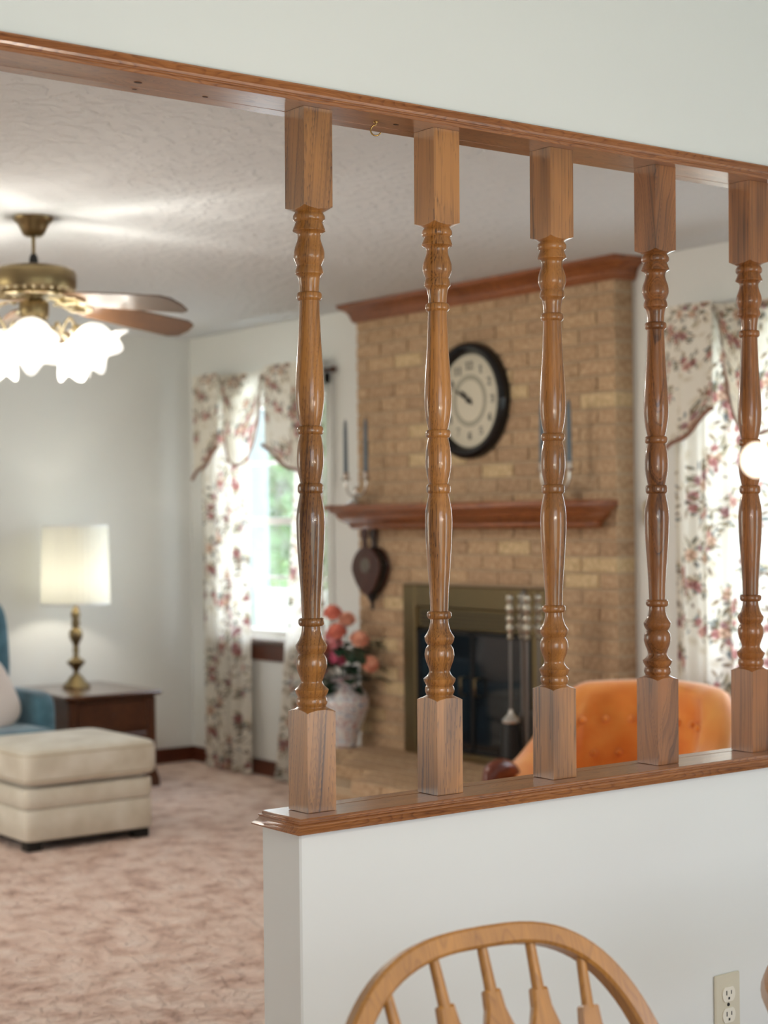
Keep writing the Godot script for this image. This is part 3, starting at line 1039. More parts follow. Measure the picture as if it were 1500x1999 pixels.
func build_clock():
	var c := thing("wall_clock", "large round black framed wall clock with a cream dial on the brickwork", "clock", Vector3(XB, 1.912, -3.655), -PI / 2)
	var R := 0.262
	var t := Transform3D(Basis(Vector3.RIGHT, Vector3.BACK, Vector3.DOWN), Vector3.ZERO)   # lathe axis along local z
	var s := st_new()
	lathe(s, [Vector2(R - 0.015, 0), Vector2(R, 0.004), Vector2(R, 0.034), Vector2(R - 0.006, 0.046), Vector2(R - 0.02, 0.054), Vector2(R - 0.034, 0.05), Vector2(R - 0.046, 0.036), Vector2(R - 0.052, 0.024), Vector2(R - 0.054, 0.012)], 72, t)
	obj("rim", done(s), M.black_gloss, c)
	s = st_new()
	lathe(s, [Vector2(R - 0.04, 0.008), Vector2(R - 0.05, 0.016), Vector2(0.0001, 0.016)], 72, t)
	obj("dial", done(s), mat("dial_cream", c8(214, 206, 186), 0.6), c)
	s = st_new()
	lathe(s, [Vector2(0.094, 0.0165), Vector2(0.094, 0.0175), Vector2(0.118, 0.0175), Vector2(0.118, 0.0165)], 72, t)
	obj("chapter_ring", done(s), mat("dial_grey", c8(168, 162, 144), 0.6), c)
	mat("dial_print", c8(92, 88, 80), 0.6)
	var ink := mat("dial_ink", c8(52, 48, 44), 0.6)
	var font := SystemFont.new()
	font.font_names = PackedStringArray(["Droid Serif"])
	font.font_weight = 700
	for h in range(1, 13):
		var tm := TextMesh.new()
		tm.text = str(h)
		tm.font = font
		tm.font_size = 48
		tm.pixel_size = 0.00105
		tm.depth = 0.0015
		var o := obj("numeral", tm, M.dial_print, c)
		var an := TAU * h / 12.0
		o.position = Vector3(sin(an) * 0.158, cos(an) * 0.158, 0.018)
	var hs := [[0.08, 0.0075, -50.0, "hour_hand"], [0.13, 0.005, -62.0, "minute_hand"]]
	for i in 2:
		var L: float = hs[i][0]
		var w: float = hs[i][1]
		var o := obj(hs[i][3], slab([Vector2(-w * 0.6, -0.025), Vector2(w * 0.6, -0.025), Vector2(w, L * 0.55), Vector2(0, L), Vector2(-w, L * 0.55)], 0.002), ink, c)
		o.position.z = 0.022 + i * 0.003
		o.rotation.z = deg_to_rad(-(hs[i][2] as float))
	s = st_new()
	lathe(s, [Vector2(0.012, 0.016), Vector2(0.012, 0.03), Vector2(0.0, 0.032)], 20, t)
	obj("hub", done(s), ink, c)

func build_candelabra(zc: float, label: String):
	var c := thing("candelabra", label, "candelabra", Vector3(3.295, 1.455, zc), 0.0, "candelabra on the mantel")
	obj("foot", lathe_mesh([Vector2(0.0, 0.0), Vector2(0.048, 0.0), Vector2(0.05, 0.006), Vector2(0.036, 0.014), Vector2(0.02, 0.02), Vector2(0.012, 0.034), Vector2(0.016, 0.044), Vector2(0.01, 0.054), Vector2(0.009, 0.075), Vector2(0.013, 0.082), Vector2(0.0, 0.088)], 28), M.silver, c)
	for sg: float in [-1.0, 1.0]:
		var s := st_new()
		tube(s, catmull([Vector3(0, 0.06, 0), Vector3(0, 0.045, sg * 0.035), Vector3(0, 0.06, sg * 0.068), Vector3(0, 0.09, sg * 0.083), Vector3(0, 0.122, sg * 0.083)], 6), 0.006, 10)
		obj("arm", done(s), M.silver, c)
		s = st_new()
		lathe(s, [Vector2(0.006, 0.118), Vector2(0.022, 0.122), Vector2(0.026, 0.13), Vector2(0.012, 0.133), Vector2(0.015, 0.15), Vector2(0.017, 0.158), Vector2(0.011, 0.158)], 24, Transform3D(Basis.IDENTITY, Vector3(0, 0, sg * 0.083)))
		obj("cup", done(s), M.silver, c)
		s = st_new()
		lathe(s, [Vector2(0.0115, 0.145), Vector2(0.0115, 0.18), Vector2(0.0095, 0.36), Vector2(0.007, 0.404), Vector2(0.002, 0.41), Vector2(0.0012, 0.42), Vector2(0, 0.42)], 20, Transform3D(Basis.IDENTITY, Vector3(0, 0, sg * 0.083)))
		tag(obj("taper_candle", done(s), M.candle_wax, c), "blue grey taper candle")

func build_bellows():
	var b := thing("fireplace_bellows", "dark carved wooden bellows hanging on the brickwork under the mantel", "bellows", Vector3(XB, 1.150, -4.385), -PI / 2)
	b.rotation.z = deg_to_rad(4.0)
	b.scale = Vector3(1.1, 1.04, 1.1)
	var out := []
	for i in 40:
		var a := TAU * i / 40
		var y := sin(a)
		var w := cos(a)
		out.append(Vector2(0.105 * w * (1.0 - 0.28 * maxf(0.0, -y) - 0.1 * maxf(0.0, y)), 0.10 * y if y > 0 else 0.125 * y))
	for k in 2:
		var o := obj("board", slab(out, 0.012, 0.003), M.bellows_wood, b)
		o.position.z = 0.012 + k * 0.05
		var h := obj("handle", slab([Vector2(-0.016, 0.085), Vector2(0.016, 0.085), Vector2(0.014, 0.13), Vector2(0.026, 0.155), Vector2(0.022, 0.178), Vector2(0.0, 0.186), Vector2(-0.022, 0.178), Vector2(-0.026, 0.155), Vector2(-0.014, 0.13)], 0.012, 0.003), M.bellows_wood, o)
	var mid := []
	for p: Vector2 in out: mid.append(p * 0.95)
	var lea := obj("leather", slab(mid, 0.04), M.black_iron, b)
	lea.position.z = 0.037
	var s := st_new()
	lathe(s, [Vector2(0.0, -0.195), Vector2(0.006, -0.195), Vector2(0.009, -0.16), Vector2(0.022, -0.135), Vector2(0.03, -0.10), Vector2(0.0, -0.095)], 20, Transform3D(Basis.IDENTITY, Vector3(0, 0, 0.037)))
	obj("nozzle", done(s), M.black_iron, b)
	s = st_new()
	lathe(s, [Vector2(0.036, 0.0), Vector2(0.03, 0.005), Vector2(0.02, 0.003), Vector2(0.012, 0.006), Vector2(0.0, 0.008)], 24, Transform3D(Basis(Vector3.RIGHT, Vector3.BACK, Vector3.DOWN), Vector3(0, 0.012, 0.068)))
	tag(obj("rosette", done(s), M.rosette_metal, b), "worn carved rosette on the front board")

func build_fire_tools():
	var at := Vector3(3.07, 0.29, -2.955)
	var t := thing("fireplace_tool_set", "brass and steel fireplace tools hanging on a stand on the hearth", "fireplace tools", at)
	obj("base", lathe_mesh([Vector2(0, 0), Vector2(0.085, 0), Vector2(0.088, 0.012), Vector2(0.07, 0.022), Vector2(0.03, 0.034), Vector2(0.014, 0.05), Vector2(0, 0.05)], 30), M.black_gloss, t)
	obj("pole", lathe_mesh([Vector2(0.0085, 0.045), Vector2(0.0085, 0.72), Vector2(0.016, 0.73), Vector2(0.012, 0.745), Vector2(0.02, 0.77), Vector2(0.012, 0.795), Vector2(0.0, 0.81)], 16), M.steel, t)
	var s := st_new()
	var spots := [[Vector3(-0.046, 0, -0.034), "brush"], [Vector3(0.046, 0, 0.034), "shovel"], [Vector3(-0.022, 0, 0.040), "poker"], [Vector3(0.022, 0, -0.040), "tongs"]]
	for k in 4:
		tube(s, catmull([Vector3(0, 0.66, 0), (spots[k][0] as Vector3) * 0.6 + Vector3(0, 0.655, 0), (spots[k][0] as Vector3) + Vector3(0, 0.63, 0)], 4), 0.004, 8)
	obj("hook_bar", done(s), M.tool_handle, t)
	for k in 4:
		var p: Vector3 = spots[k][0]
		var tr := Transform3D(Basis.IDENTITY, p)
		s = st_new()
		# ornate turned handle
		lathe(s, [Vector2(0.0, 0.6), Vector2(0.006, 0.6), Vector2(0.014, 0.61), Vector2(0.008, 0.622), Vector2(0.016, 0.64), Vector2(0.018, 0.655), Vector2(0.010, 0.668), Vector2(0.018, 0.684), Vector2(0.017, 0.694), Vector2(0.009, 0.704), Vector2(0.018, 0.722), Vector2(0.018, 0.735), Vector2(0.010, 0.75), Vector2(0.017, 0.764), Vector2(0.014, 0.78), Vector2(0.0, 0.79)], 18, tr)
		var h := obj(spots[k][1] + "_handle", done(s), M.tool_handle, t)
		s = st_new()
		tube(s, [p + Vector3(0, 0.605, 0), p + Vector3(0, 0.30, 0)], 0.0055, 8)
		if k == 1:
			bx(s, p + Vector3(0, 0.235, 0), Vector3(0.01, 0.15, 0.10), 0.004)
		elif k == 2:
			tube(s, catmull([p + Vector3(0, 0.30, 0), p + Vector3(0, 0.17, 0), p + Vector3(0.03, 0.15, 0.02)], 4), [0.0055, 0.0055, 0.0055, 0.0055, 0.005, 0.004, 0.003, 0.002, 0.001], 8)
		elif k == 3:
			tube(s, [p + Vector3(0.008, 0.30, 0), p + Vector3(0.020, 0.2, 0), p + Vector3(0.006, 0.15, 0)], 0.004, 6)
			tube(s, [p + Vector3(-0.008, 0.30, 0), p + Vector3(-0.020, 0.2, 0), p + Vector3(-0.006, 0.15, 0)], 0.004, 6)
		obj(spots[k][1] + "_rod", done(s), M.steel, h)
		if k == 0:
			s = st_new()
			lathe(s, [Vector2(0.036, 0.265), Vector2(0.038, 0.275), Vector2(0.026, 0.29), Vector2(0.012, 0.302), Vector2(0.008, 0.32), Vector2(0, 0.32)], 22, tr)
			tag(obj("brush_ferrule", done(s), M.silver, h), "bright ferrule of the brush")
			s = st_new()
			lathe(s, [Vector2(0.0, 0.13), Vector2(0.046, 0.13), Vector2(0.044, 0.18), Vector2(0.036, 0.267), Vector2(0.0, 0.267)], 26, tr)
			tag(obj("bristles", done(s), M.black_iron, h), "black brush bristles")

func build_flowers():
	var at := Vector3(3.25, 0.29, -4.475)
	var v := thing("porcelain_vase", "white porcelain vase with blue and rose pattern on the hearth", "vase", at)
	var prof := catmull([Vector2(0.055, 0.0), Vector2(0.062, 0.012), Vector2(0.07, 0.05), Vector2(0.104, 0.14), Vector2(0.122, 0.2), Vector2(0.112, 0.255), Vector2(0.075, 0.295), Vector2(0.06, 0.315), Vector2(0.074, 0.335), Vector2(0.079, 0.34)], 5)
	var full := [Vector2(0, 0)]
	full.append_array(prof)
	full.append_array([Vector2(0.072, 0.338), Vector2(0.055, 0.315), Vector2(0.07, 0.29), Vector2(0.1, 0.2), Vector2(0, 0.1)])
	obj("body", lathe_mesh(full, 40), M.porcelain, v)
	s_base(v)
	var b := thing("rose_bouquet", "bunch of coral and pink artificial roses with dark leaves in the porcelain vase", "flowers", at + Vector3(0, 0.3, 0))
	var heads := [[Vector3(-0.06, 0.34, 0.0), 0.058, "rose_coral"], [Vector3(-0.05, 0.25, 0.02), 0.06, "rose_coral"], [Vector3(0.03, 0.21, 0.09), 0.062, "rose_peach"], [Vector3(-0.06, 0.13, 0.05), 0.066, "rose_magenta"], [Vector3(0.03, 0.10, 0.17), 0.056, "rose_peach"], [Vector3(-0.06, 0.15, -0.1), 0.072, "rose_coral"], [Vector3(0.02, 0.22, -0.10), 0.06, "rose_pink"], [Vector3(-0.03, 0.19, -0.02), 0.05, "rose_pink"], [Vector3(0.06, 0.3, -0.05), 0.055, "rose_peach"], [Vector3(-0.02, 0.06, -0.16), 0.055, "rose_pink"]]
	for h in heads:
		var p: Vector3 = h[0]
		var r: float = (h[1] as float) * 1.5
		var dir := (p + Vector3(0, 0.05, 0)).normalized()
		var s := st_new()
		tube(s, catmull([Vector3(p.x * 0.1, -0.12, p.z * 0.1), Vector3(p.x * 0.3, p.y * 0.3, p.z * 0.3), p - dir * r * 0.4], 4), 0.003, 6)
		var stem := obj("stem", done(s), M.leaf_green, b)
		# rose head: whorls of cupped petals round a bud
		s = st_new()
		var bas := Basis(Quaternion(Vector3.UP, dir))
		lathe(s, [Vector2(0.0, -r * 0.35), Vector2(r * 0.35, -r * 0.2), Vector2(r * 0.42, r * 0.15), Vector2(r * 0.25, r * 0.5), Vector2(0.0, r * 0.55)], 14, Transform3D(bas, p))
		for ring in 3:
			var n := 4 + ring
			for k in n:
				var a := TAU * (k + ring * 0.4) / n
				petal(s, Transform3D(bas * Basis(Vector3.UP, a), p), r * (0.55 + 0.2 * ring), r * (0.75 - 0.12 * ring), 0.15 + 0.33 * ring, ring * 3 + 5)
		obj("rose", done(s), M[h[2]], stem)
	var s2 := st_new()
	for k in 90:
		var a := rng.randf() * TAU
		var y := rng.randf_range(-0.03, 0.2)
		var rd := rng.randf_range(0.03, 0.18) * (1.0 - y * 1.5)
		var p := Vector3(cos(a) * rd, y, sin(a) * rd)
		leaf(s2, p, Vector3(cos(a), rng.randf_range(-0.4, 0.5), sin(a)).normalized(), rng.randf_range(0.08, 0.13), rng.randf_range(0.022, 0.034))
	tag(obj("foliage", done(s2), M.leaf_green, b), "dark green leaves between the roses", "", "", "stuff")

func s_base(_v: Node): pass

func petal(s: SurfaceTool, t: Transform3D, w: float, h: float, open: float, group: int):
	s.set_smooth_group(group)
	var rows := []
	for i in 5:
		var f := i / 4.0
		var row := []
		for k in 5:
			var g := k / 2.0 - 1.0
			var wid := w * sin(PI * (0.16 + 0.72 * f)) * 0.6
			var out := 0.3 * h + h * open * f * f - absf(g) * absf(g) * w * 0.18
			row.append(t * Vector3(out, -h * 0.3 + h * f * (1.0 - 0.3 * open), g * wid))
		rows.append(row)
	for i in 4:
		for k in 4:
			quad(s, rows[i][k], rows[i + 1][k], rows[i + 1][k + 1], rows[i][k + 1])

func leaf(s: SurfaceTool, p: Vector3, d: Vector3, ln: float, w: float):
	s.set_smooth_group(-1)
	var side := d.cross(Vector3.UP).normalized() * w
	var up := Vector3(0, 0.006, 0)
	var a := p
	var b := p + d * ln * 0.35
	var c := p + d * ln * 0.7 - up
	var e := p + d * ln - up * 3.0
	tri(s, a, b + side + up, b); tri(s, a, b, b - side + up)
	quad(s, b, b + side + up, c + side * 0.8, c); quad(s, b - side + up, b, c, c - side * 0.8)
	tri(s, c, c + side * 0.8, e); tri(s, c, e, c - side * 0.8)

# ---------------------------------------------------------------- curtains
func pleated(z0: float, z1: float, y_top: float, y_bot: Callable, x: float, folds: float, depth: float, rows := 24, cols := 90, ph := 0.0, vu := Vector2(1.0, 1.0), slant := 0.0) -> ArrayMesh:
	var g := []
	for i in rows + 1:
		var f := float(i) / rows
		var row := []
		for k in cols + 1:
			var u := float(k) / cols
			var z := lerpf(z0 + slant * pow(1.0 - f, 0.8), z1, u)
			var y: float = lerpf(y_top, y_bot.call(u), f)
			var w := sin(u * folds * TAU + ph) * depth * (0.55 + 0.45 * f) + sin(u * folds * TAU * 2.3 + ph * 2.0 + f * 1.5) * depth * 0.3
			row.append(Vector3(x + w, y, z + cos(u * folds * TAU + ph) * depth * 0.4))
		g.append(row)
	return sheet(g, true, false, absf(z1 - z0) / 0.75 * vu.x, 1.0 * vu.y)

func build_curtains(za: float, zb: float, side: String, labels: Array):
	var x := XW - 0.075
	# rod
	var rod := thing("curtain_rod", labels[0], "curtain rod", Vector3(XW - 0.03, 2.15, (za + zb) / 2))
	var hl := (zb - za) / 2
	var s := st_new()
	tube(s, [Vector3(0, 0, -hl), Vector3(0, 0, hl)], 0.011, 12)
	obj("pole", done(s), M.dark_wood, rod)
	for sg: float in [-1.0, 1.0]:
		s = st_new()
		pillow(s, Vector3(0, 0, sg * (hl + 0.018)), Vector3(0.036, 0.036, 0.044), 1.0, 1.0)
		obj("finial", done(s), M.dark_wood, rod)
		s = st_new()
		span(s, Vector3(0.0, -0.01, sg * (hl - 0.04) - 0.008), Vector3(0.03, 0.01, sg * (hl - 0.04) + 0.008), 0.002)
		obj("bracket", done(s), M.dark_wood, rod)
	var w := zb - za
	var pan := 0.49
	# long panels
	for k in 2:
		var a := za + 0.02 if k == 0 else zb - 0.02 - pan
		var p := obj("floral_curtain", pleated(a, a + pan, 2.19, func(_u): return 0.012, x, 4.0, 0.022, 40, 100, k * 1.3, Vector2(1.6, 2.4), 0.0 if k == 0 else 0.30), M.floral_cloth)
		tag(p, labels[1 + k], "curtain", "floral curtain panels")
	# valance: a tail at each side and a swag between
	var v := thing("swag_valance", labels[3], "valance", Vector3.ZERO)
	var xv := x - 0.035
	var tail_a := 0.28
	var tail_b := 0.53
	for k in 2:
		var tl := tail_a if k == 0 else tail_b
		var a: float = za - 0.01 if k == 0 else zb + 0.01 - tl
		var low := func(u): return lerpf(1.62, 1.79, u) + 0.012 * sin(u * 9.0) if k == 0 else lerpf(1.79, 1.56, pow(u, 0.8)) + 0.012 * sin(u * 12.0)
		obj("tail", pleated(a, a + tl, 2.205, low, xv, 1.5 if k == 0 else 2.5, 0.012, 20, 50, k * 1.1, Vector2(1.4, 0.8)), M.floral_lined, v)
		s = st_new()
		var path := []
		for i in 26:
			var u := i / 25.0
			path.append(Vector3(xv - 0.008, low.call(u), lerpf(a, a + tl, u)))
		tube(s, path, 0.009, 6)
		tag(obj("braid", done(s), M.trim_braid, v), "rose brown braid along the edge")
	# the swag: a bag of cloth gathered at both ends, hanging deepest in the middle
	var a0 := za + tail_a - 0.03
	var b0 := zb - tail_b + 0.03
	var g := []
	for i in 25:
		var f := i / 24.0
		var row := []
		for c in 51:
			var u := c / 50.0
			var arch := sqrt(maxf(0.0, 1.0 - pow(absf(u * 2.0 - 1.0), 2.6)))
			var y := lerpf(2.195 - 0.015 * sin(PI * u), 2.16 - 0.475 * arch, f)
			var squeeze := 1.0 - 0.22 * f
			var fold := sin(f * 17.0) * 0.010 * sin(PI * u)
			row.append(Vector3(xv + 0.012 - 0.05 * sin(PI * u) * sin(PI * f * 0.8) + fold, y, lerpf(a0, b0, 0.5 + (u - 0.5) * squeeze)))
		g.append(row)
	obj("swag", sheet(g, true, false, 0.8, 0.6), M.floral_sheer, v)
	s = st_new()
	tube(s, g[24], 0.007, 6)
	obj("braid", done(s), M.trim_braid, v)

# ---------------------------------------------------------------- ceiling fan
func build_fan():
	var f := thing("ceiling_fan", "antique brass ceiling fan with brown blades and lit glass tulip shades", "ceiling fan", Vector3(1.0597, CEIL, -3.2142))
	var ir := Vector3(0.8005, 0, 0.5994)
	var fw := Vector3(0.5994, 0, -0.8005)
	obj("canopy", lathe_mesh([Vector2(0.0, -0.066), Vector2(0.026, -0.066), Vector2(0.036, -0.06), Vector2(0.046, -0.038), Vector2(0.056, -0.02), Vector2(0.066, -0.012), Vector2(0.069, 0.0)], 40), M.antique_brass, f)
	obj("downrod", lathe_mesh([Vector2(0.0065, -0.155), Vector2(0.0065, -0.06)], 16), M.antique_brass, f)
	obj("coupling", lathe_mesh([Vector2(0.0, -0.168), Vector2(0.016, -0.168), Vector2(0.016, -0.145), Vector2(0.012, -0.13), Vector2(0.0065, -0.125)], 20), M.black_iron, f)
	obj("motor_housing", lathe_mesh([Vector2(0.0, -0.262), Vector2(0.10, -0.262), Vector2(0.125, -0.258), Vector2(0.142, -0.25), Vector2(0.146, -0.24), Vector2(0.146, -0.196), Vector2(0.14, -0.184), Vector2(0.12, -0.174), Vector2(0.07, -0.167), Vector2(0.02, -0.164), Vector2(0.0, -0.164)], 56), M.antique_brass, f)
	var s := st_new()
	lathe(s, [Vector2(0.0, -0.276), Vector2(0.118, -0.276), Vector2(0.124, -0.27), Vector2(0.118, -0.262)], 56)
	for k in 28:
		bx(s, Vector3(0.136, -0.25, 0), Vector3(0.012, 0.02, 0.012), 0.003, Transform3D(Basis(Vector3.UP, TAU * k / 28), Vector3.ZERO))
	obj("fretwork_ring", done(s), M.pale_brass, f)
	# blades
	for k in 5:
		var az := deg_to_rad(41.0 + 72.0 * k)
		var d := ir * cos(az) + fw * sin(az)
		var side := d.cross(Vector3.UP).normalized()   # to the right of the blade
		var drop := (d - Vector3(0, 0.12, 0)).normalized()
		var bas := Basis(drop, Vector3.UP, drop.cross(Vector3.UP)).orthonormalized()
		bas = bas * Basis(Vector3.RIGHT, deg_to_rad(-17.0))
		var t := Transform3D(bas, Vector3(0, -0.272, 0))
		s = st_new()
		# outline in the blade's plane: x outwards, z across
		var o := []
		for p in [[0.17, -0.045], [0.24, -0.06], [0.45, -0.068], [0.60, -0.070], [0.635, -0.05], [0.645, 0.0], [0.635, 0.05], [0.60, 0.070], [0.45, 0.068], [0.24, 0.06], [0.17, 0.045]]:
			o.append(Vector2(p[0], p[1]))
		slab_into(s, o, 0.006, 0.0015, t * Transform3D(Basis(Vector3.RIGHT, Vector3.BACK, Vector3.DOWN), Vector3.ZERO))
		var blade := obj("blade", done(s), M.fan_blade, f)
		s = st_new()
		slab_into(s, [Vector2(0.085, -0.02), Vector2(0.13, -0.014), Vector2(0.17, -0.034), Vector2(0.215, -0.03), Vector2(0.235, 0.0), Vector2(0.215, 0.03), Vector2(0.17, 0.034), Vector2(0.13, 0.014), Vector2(0.085, 0.02)], 0.008, 0.002, t * Transform3D(Basis(Vector3.RIGHT, Vector3.BACK, Vector3.DOWN), Vector3(0, -0.008, 0)))
		tube(s, [t * Vector3(0.09, -0.006, 0), t * Vector3(0.15, -0.024, 0), t * Vector3(0.2, -0.014, 0)], 0.008, 8)
		tag(obj("blade_iron", done(s), M.pale_brass, blade), "shiny brass blade bracket")
	# light kit
	obj("light_fitter", lathe_mesh([Vector2(0.0, -0.40), Vector2(0.02, -0.40), Vector2(0.036, -0.392), Vector2(0.06, -0.386), Vector2(0.064, -0.378), Vector2(0.05, -0.37), Vector2(0.042, -0.352), Vector2(0.05, -0.342), Vector2(0.052, -0.30), Vector2(0.046, -0.29), Vector2(0.03, -0.28), Vector2(0.03, -0.27)], 36), M.antique_brass, f)
	for k in 5:
		var az := deg_to_rad(-81.0 + 72.0 * k)
		var d := ir * cos(az) + fw * sin(az)
		s = st_new()
		var up := Vector3.UP
		tube(s, catmull([d * 0.05 - up * 0.375, d * 0.09 - up * 0.40, d * 0.115 - up * 0.365, d * 0.13 - up * 0.352, d * 0.15 - up * 0.385, d * 0.155 - up * 0.40], 5), 0.0065, 10)
		var arm := obj("light_arm", done(s), M.pale_brass, f)
		var axis := (d * 0.80 - up * 0.60).normalized()
		var bas := Basis(Quaternion(Vector3.UP, axis))
		var base := d * 0.15 - up * 0.392
		s = st_new()
		lathe(s, [Vector2(0.0, -0.012), Vector2(0.018, -0.012), Vector2(0.022, 0.0), Vector2(0.03, 0.012), Vector2(0.03, 0.02), Vector2(0.0, 0.02)], 20, Transform3D(bas, base))
		obj("socket", done(s), M.pale_brass, arm)
		# tulip shade with a ruffled lip
		s = st_new()
		var pr := catmull([Vector2(0.028, 0.014), Vector2(0.052, 0.03), Vector2(0.068, 0.058), Vector2(0.070, 0.082), Vector2(0.064, 0.104), Vector2(0.072, 0.122), Vector2(0.096, 0.134)], 4)
		for i in pr.size() - 1:
			var f0 := clampf((pr[i].y - 0.08) / 0.05, 0.0, 1.0)
			var f1 := clampf((pr[i + 1].y - 0.08) / 0.05, 0.0, 1.0)
			s.set_smooth_group(1)
			for q in 48:
				var a0 := TAU * q / 48
				var a1 := TAU * (q + 1) / 48
				var ring := func(p: Vector2, a: float, fl: float) -> Vector3:
					var r := p.x * (1.0 + 0.12 * fl * cos(a * 6.0))
					return base + bas * Vector3(cos(a) * r, p.y + 0.012 * fl * cos(a * 6.0), sin(a) * r)
				quad(s, ring.call(pr[i], a0, f0), ring.call(pr[i], a1, f0), ring.call(pr[i + 1], a1, f1), ring.call(pr[i + 1], a0, f1))
		obj("glass_shade", done(s), M.frosted_glow, arm)
		omni("fan_bulb_light", base + axis * 0.075, 0.115, Color(1.0, 0.975, 0.93), 0.03, f)

# ---------------------------------------------------------------- furniture
func build_lamp():
	var l := thing("table_lamp", "lit brass table lamp with a white pleated drum shade on the end table", "lamp", Vector3(2.60, 0.505, -6.02))
	obj("base", lathe_mesh([Vector2(0, 0), Vector2(0.074, 0), Vector2(0.076, 0.008), Vector2(0.066, 0.02), Vector2(0.05, 0.034), Vector2(0.036, 0.056), Vector2(0.018, 0.072), Vector2(0.012, 0.085), Vector2(0.0, 0.085)], 36), M.antique_brass, l)
	obj("stem", lathe_mesh([Vector2(0.013, 0.08), Vector2(0.019, 0.1), Vector2(0.03, 0.112), Vector2(0.046, 0.13), Vector2(0.05, 0.14), Vector2(0.034, 0.15), Vector2(0.019, 0.158), Vector2(0.013, 0.18), Vector2(0.019, 0.2), Vector2(0.014, 0.215), Vector2(0.018, 0.235), Vector2(0.033, 0.262), Vector2(0.037, 0.285), Vector2(0.034, 0.3), Vector2(0.025, 0.312), Vector2(0.017, 0.32), Vector2(0.024, 0.34), Vector2(0.018, 0.365), Vector2(0.026, 0.385), Vector2(0.019, 0.41), Vector2(0.011, 0.43), Vector2(0.008, 0.5)], 28), M.antique_brass, l)
	# pleated shade
	var s := st_new()
	s.set_smooth_group(1)
	var y0 := 0.45
	var y1 := 0.86
	for q in 144:
		for i in 4:
			var p := []
			for c in [[q, i], [q + 1, i], [q + 1, i + 1], [q, i + 1]]:
				var a := TAU * (c[0] as int) / 144.0
				var fy := (c[1] as int) / 4.0
				var r := lerpf(0.181, 0.172, fy) + (0.0022 if (c[0] as int) % 4 < 2 else 0.0)
				p.append(Vector3(cos(a) * r, lerpf(y0, y1, fy), sin(a) * r))
			quad(s, p[0], p[1], p[2], p[3])
	var shade := obj("lamp_shade", done(s), M.shade_cloth, l)
	for e in [[y0, 0.1835], [y1, 0.1745]]:
		s = st_new()
		lathe(s, [Vector2(e[1] - 0.003, e[0] - 0.006), Vector2(e[1] + 0.001, e[0] - 0.006), Vector2(e[1] + 0.001, e[0] + 0.006), Vector2(e[1] - 0.003, e[0] + 0.006)], 72)
		obj("shade_band", done(s), M.white_paint, shade)
	s = st_new()
	pillow(s, Vector3(0, 0.585, 0), Vector3(0.06, 0.11, 0.06), 1.0, 1.0)
	obj("bulb", done(s), M.bulb_glow, l)
	omni("table_lamp_light", Vector3(0, 0.585, 0), 0.085, Color(1.0, 0.965, 0.89), 0.03, l)

func build_end_table():
	var t := thing("end_table", "dark brown wooden end table with shaped feet under the brass lamp", "end table", Vector3(2.605, 0, -5.94))
	var w := 0.55
	var d := 0.70
	obj("tabletop", box_mesh(Vector3(0, 0.494, 0), Vector3(w, 0.022, d), 0.006), M.dark_top_wood, t)
	var s := st_new()
	bx(s, Vector3(0, 0.29, 0), Vector3(w - 0.07, 0.386, d - 0.07), 0.006)
	obj("cabinet", done(s), M.dark_wood, t)
	for k in 2:
		s = st_new()
		bx(s, Vector3(0, 0.39 - k * 0.17, d / 2 - 0.032), Vector3(w - 0.15, 0.145, 0.016), 0.005)
		var dr := obj("drawer", done(s), M.dark_wood, t)
		s = st_new()
		lathe(s, [Vector2(0.006, 0), Vector2(0.006, 0.012), Vector2(0.014, 0.018), Vector2(0.0, 0.024)], 14, Transform3D(Basis(Vector3.RIGHT, Vector3.BACK, Vector3.DOWN), Vector3(0, 0.39 - k * 0.17, d / 2 - 0.024)))
		obj("knob", done(s), M.dark_wood, dr)
	for sx: float in [-1.0, 1.0]:
		for sz: float in [-1.0, 1.0]:
			s = st_new()
			var pts := []
			for p in [[0.0, 0.13], [0.012, 0.09], [0.03, 0.045], [0.034, 0.0], [-0.02, 0.0], [-0.05, 0.06], [-0.075, 0.1], [-0.08, 0.13]]:
				pts.append(Vector2(sx * (w / 2 - 0.03 + p[0]), p[1]))
			slab_into(s, pts, 0.06, 0.004, Transform3D(Basis.IDENTITY, Vector3(0, 0, sz * (d / 2 - 0.065))))
			obj("foot", done(s), M.dark_wood, t)
		for k in 1:
			s = st_new()
			bx(s, Vector3(sx * (w / 2 - 0.05), 0.29, d / 2 - 0.045), Vector3(0.05, 0.38, 0.05), 0.01)
			obj("corner_post", done(s), M.dark_wood, t)

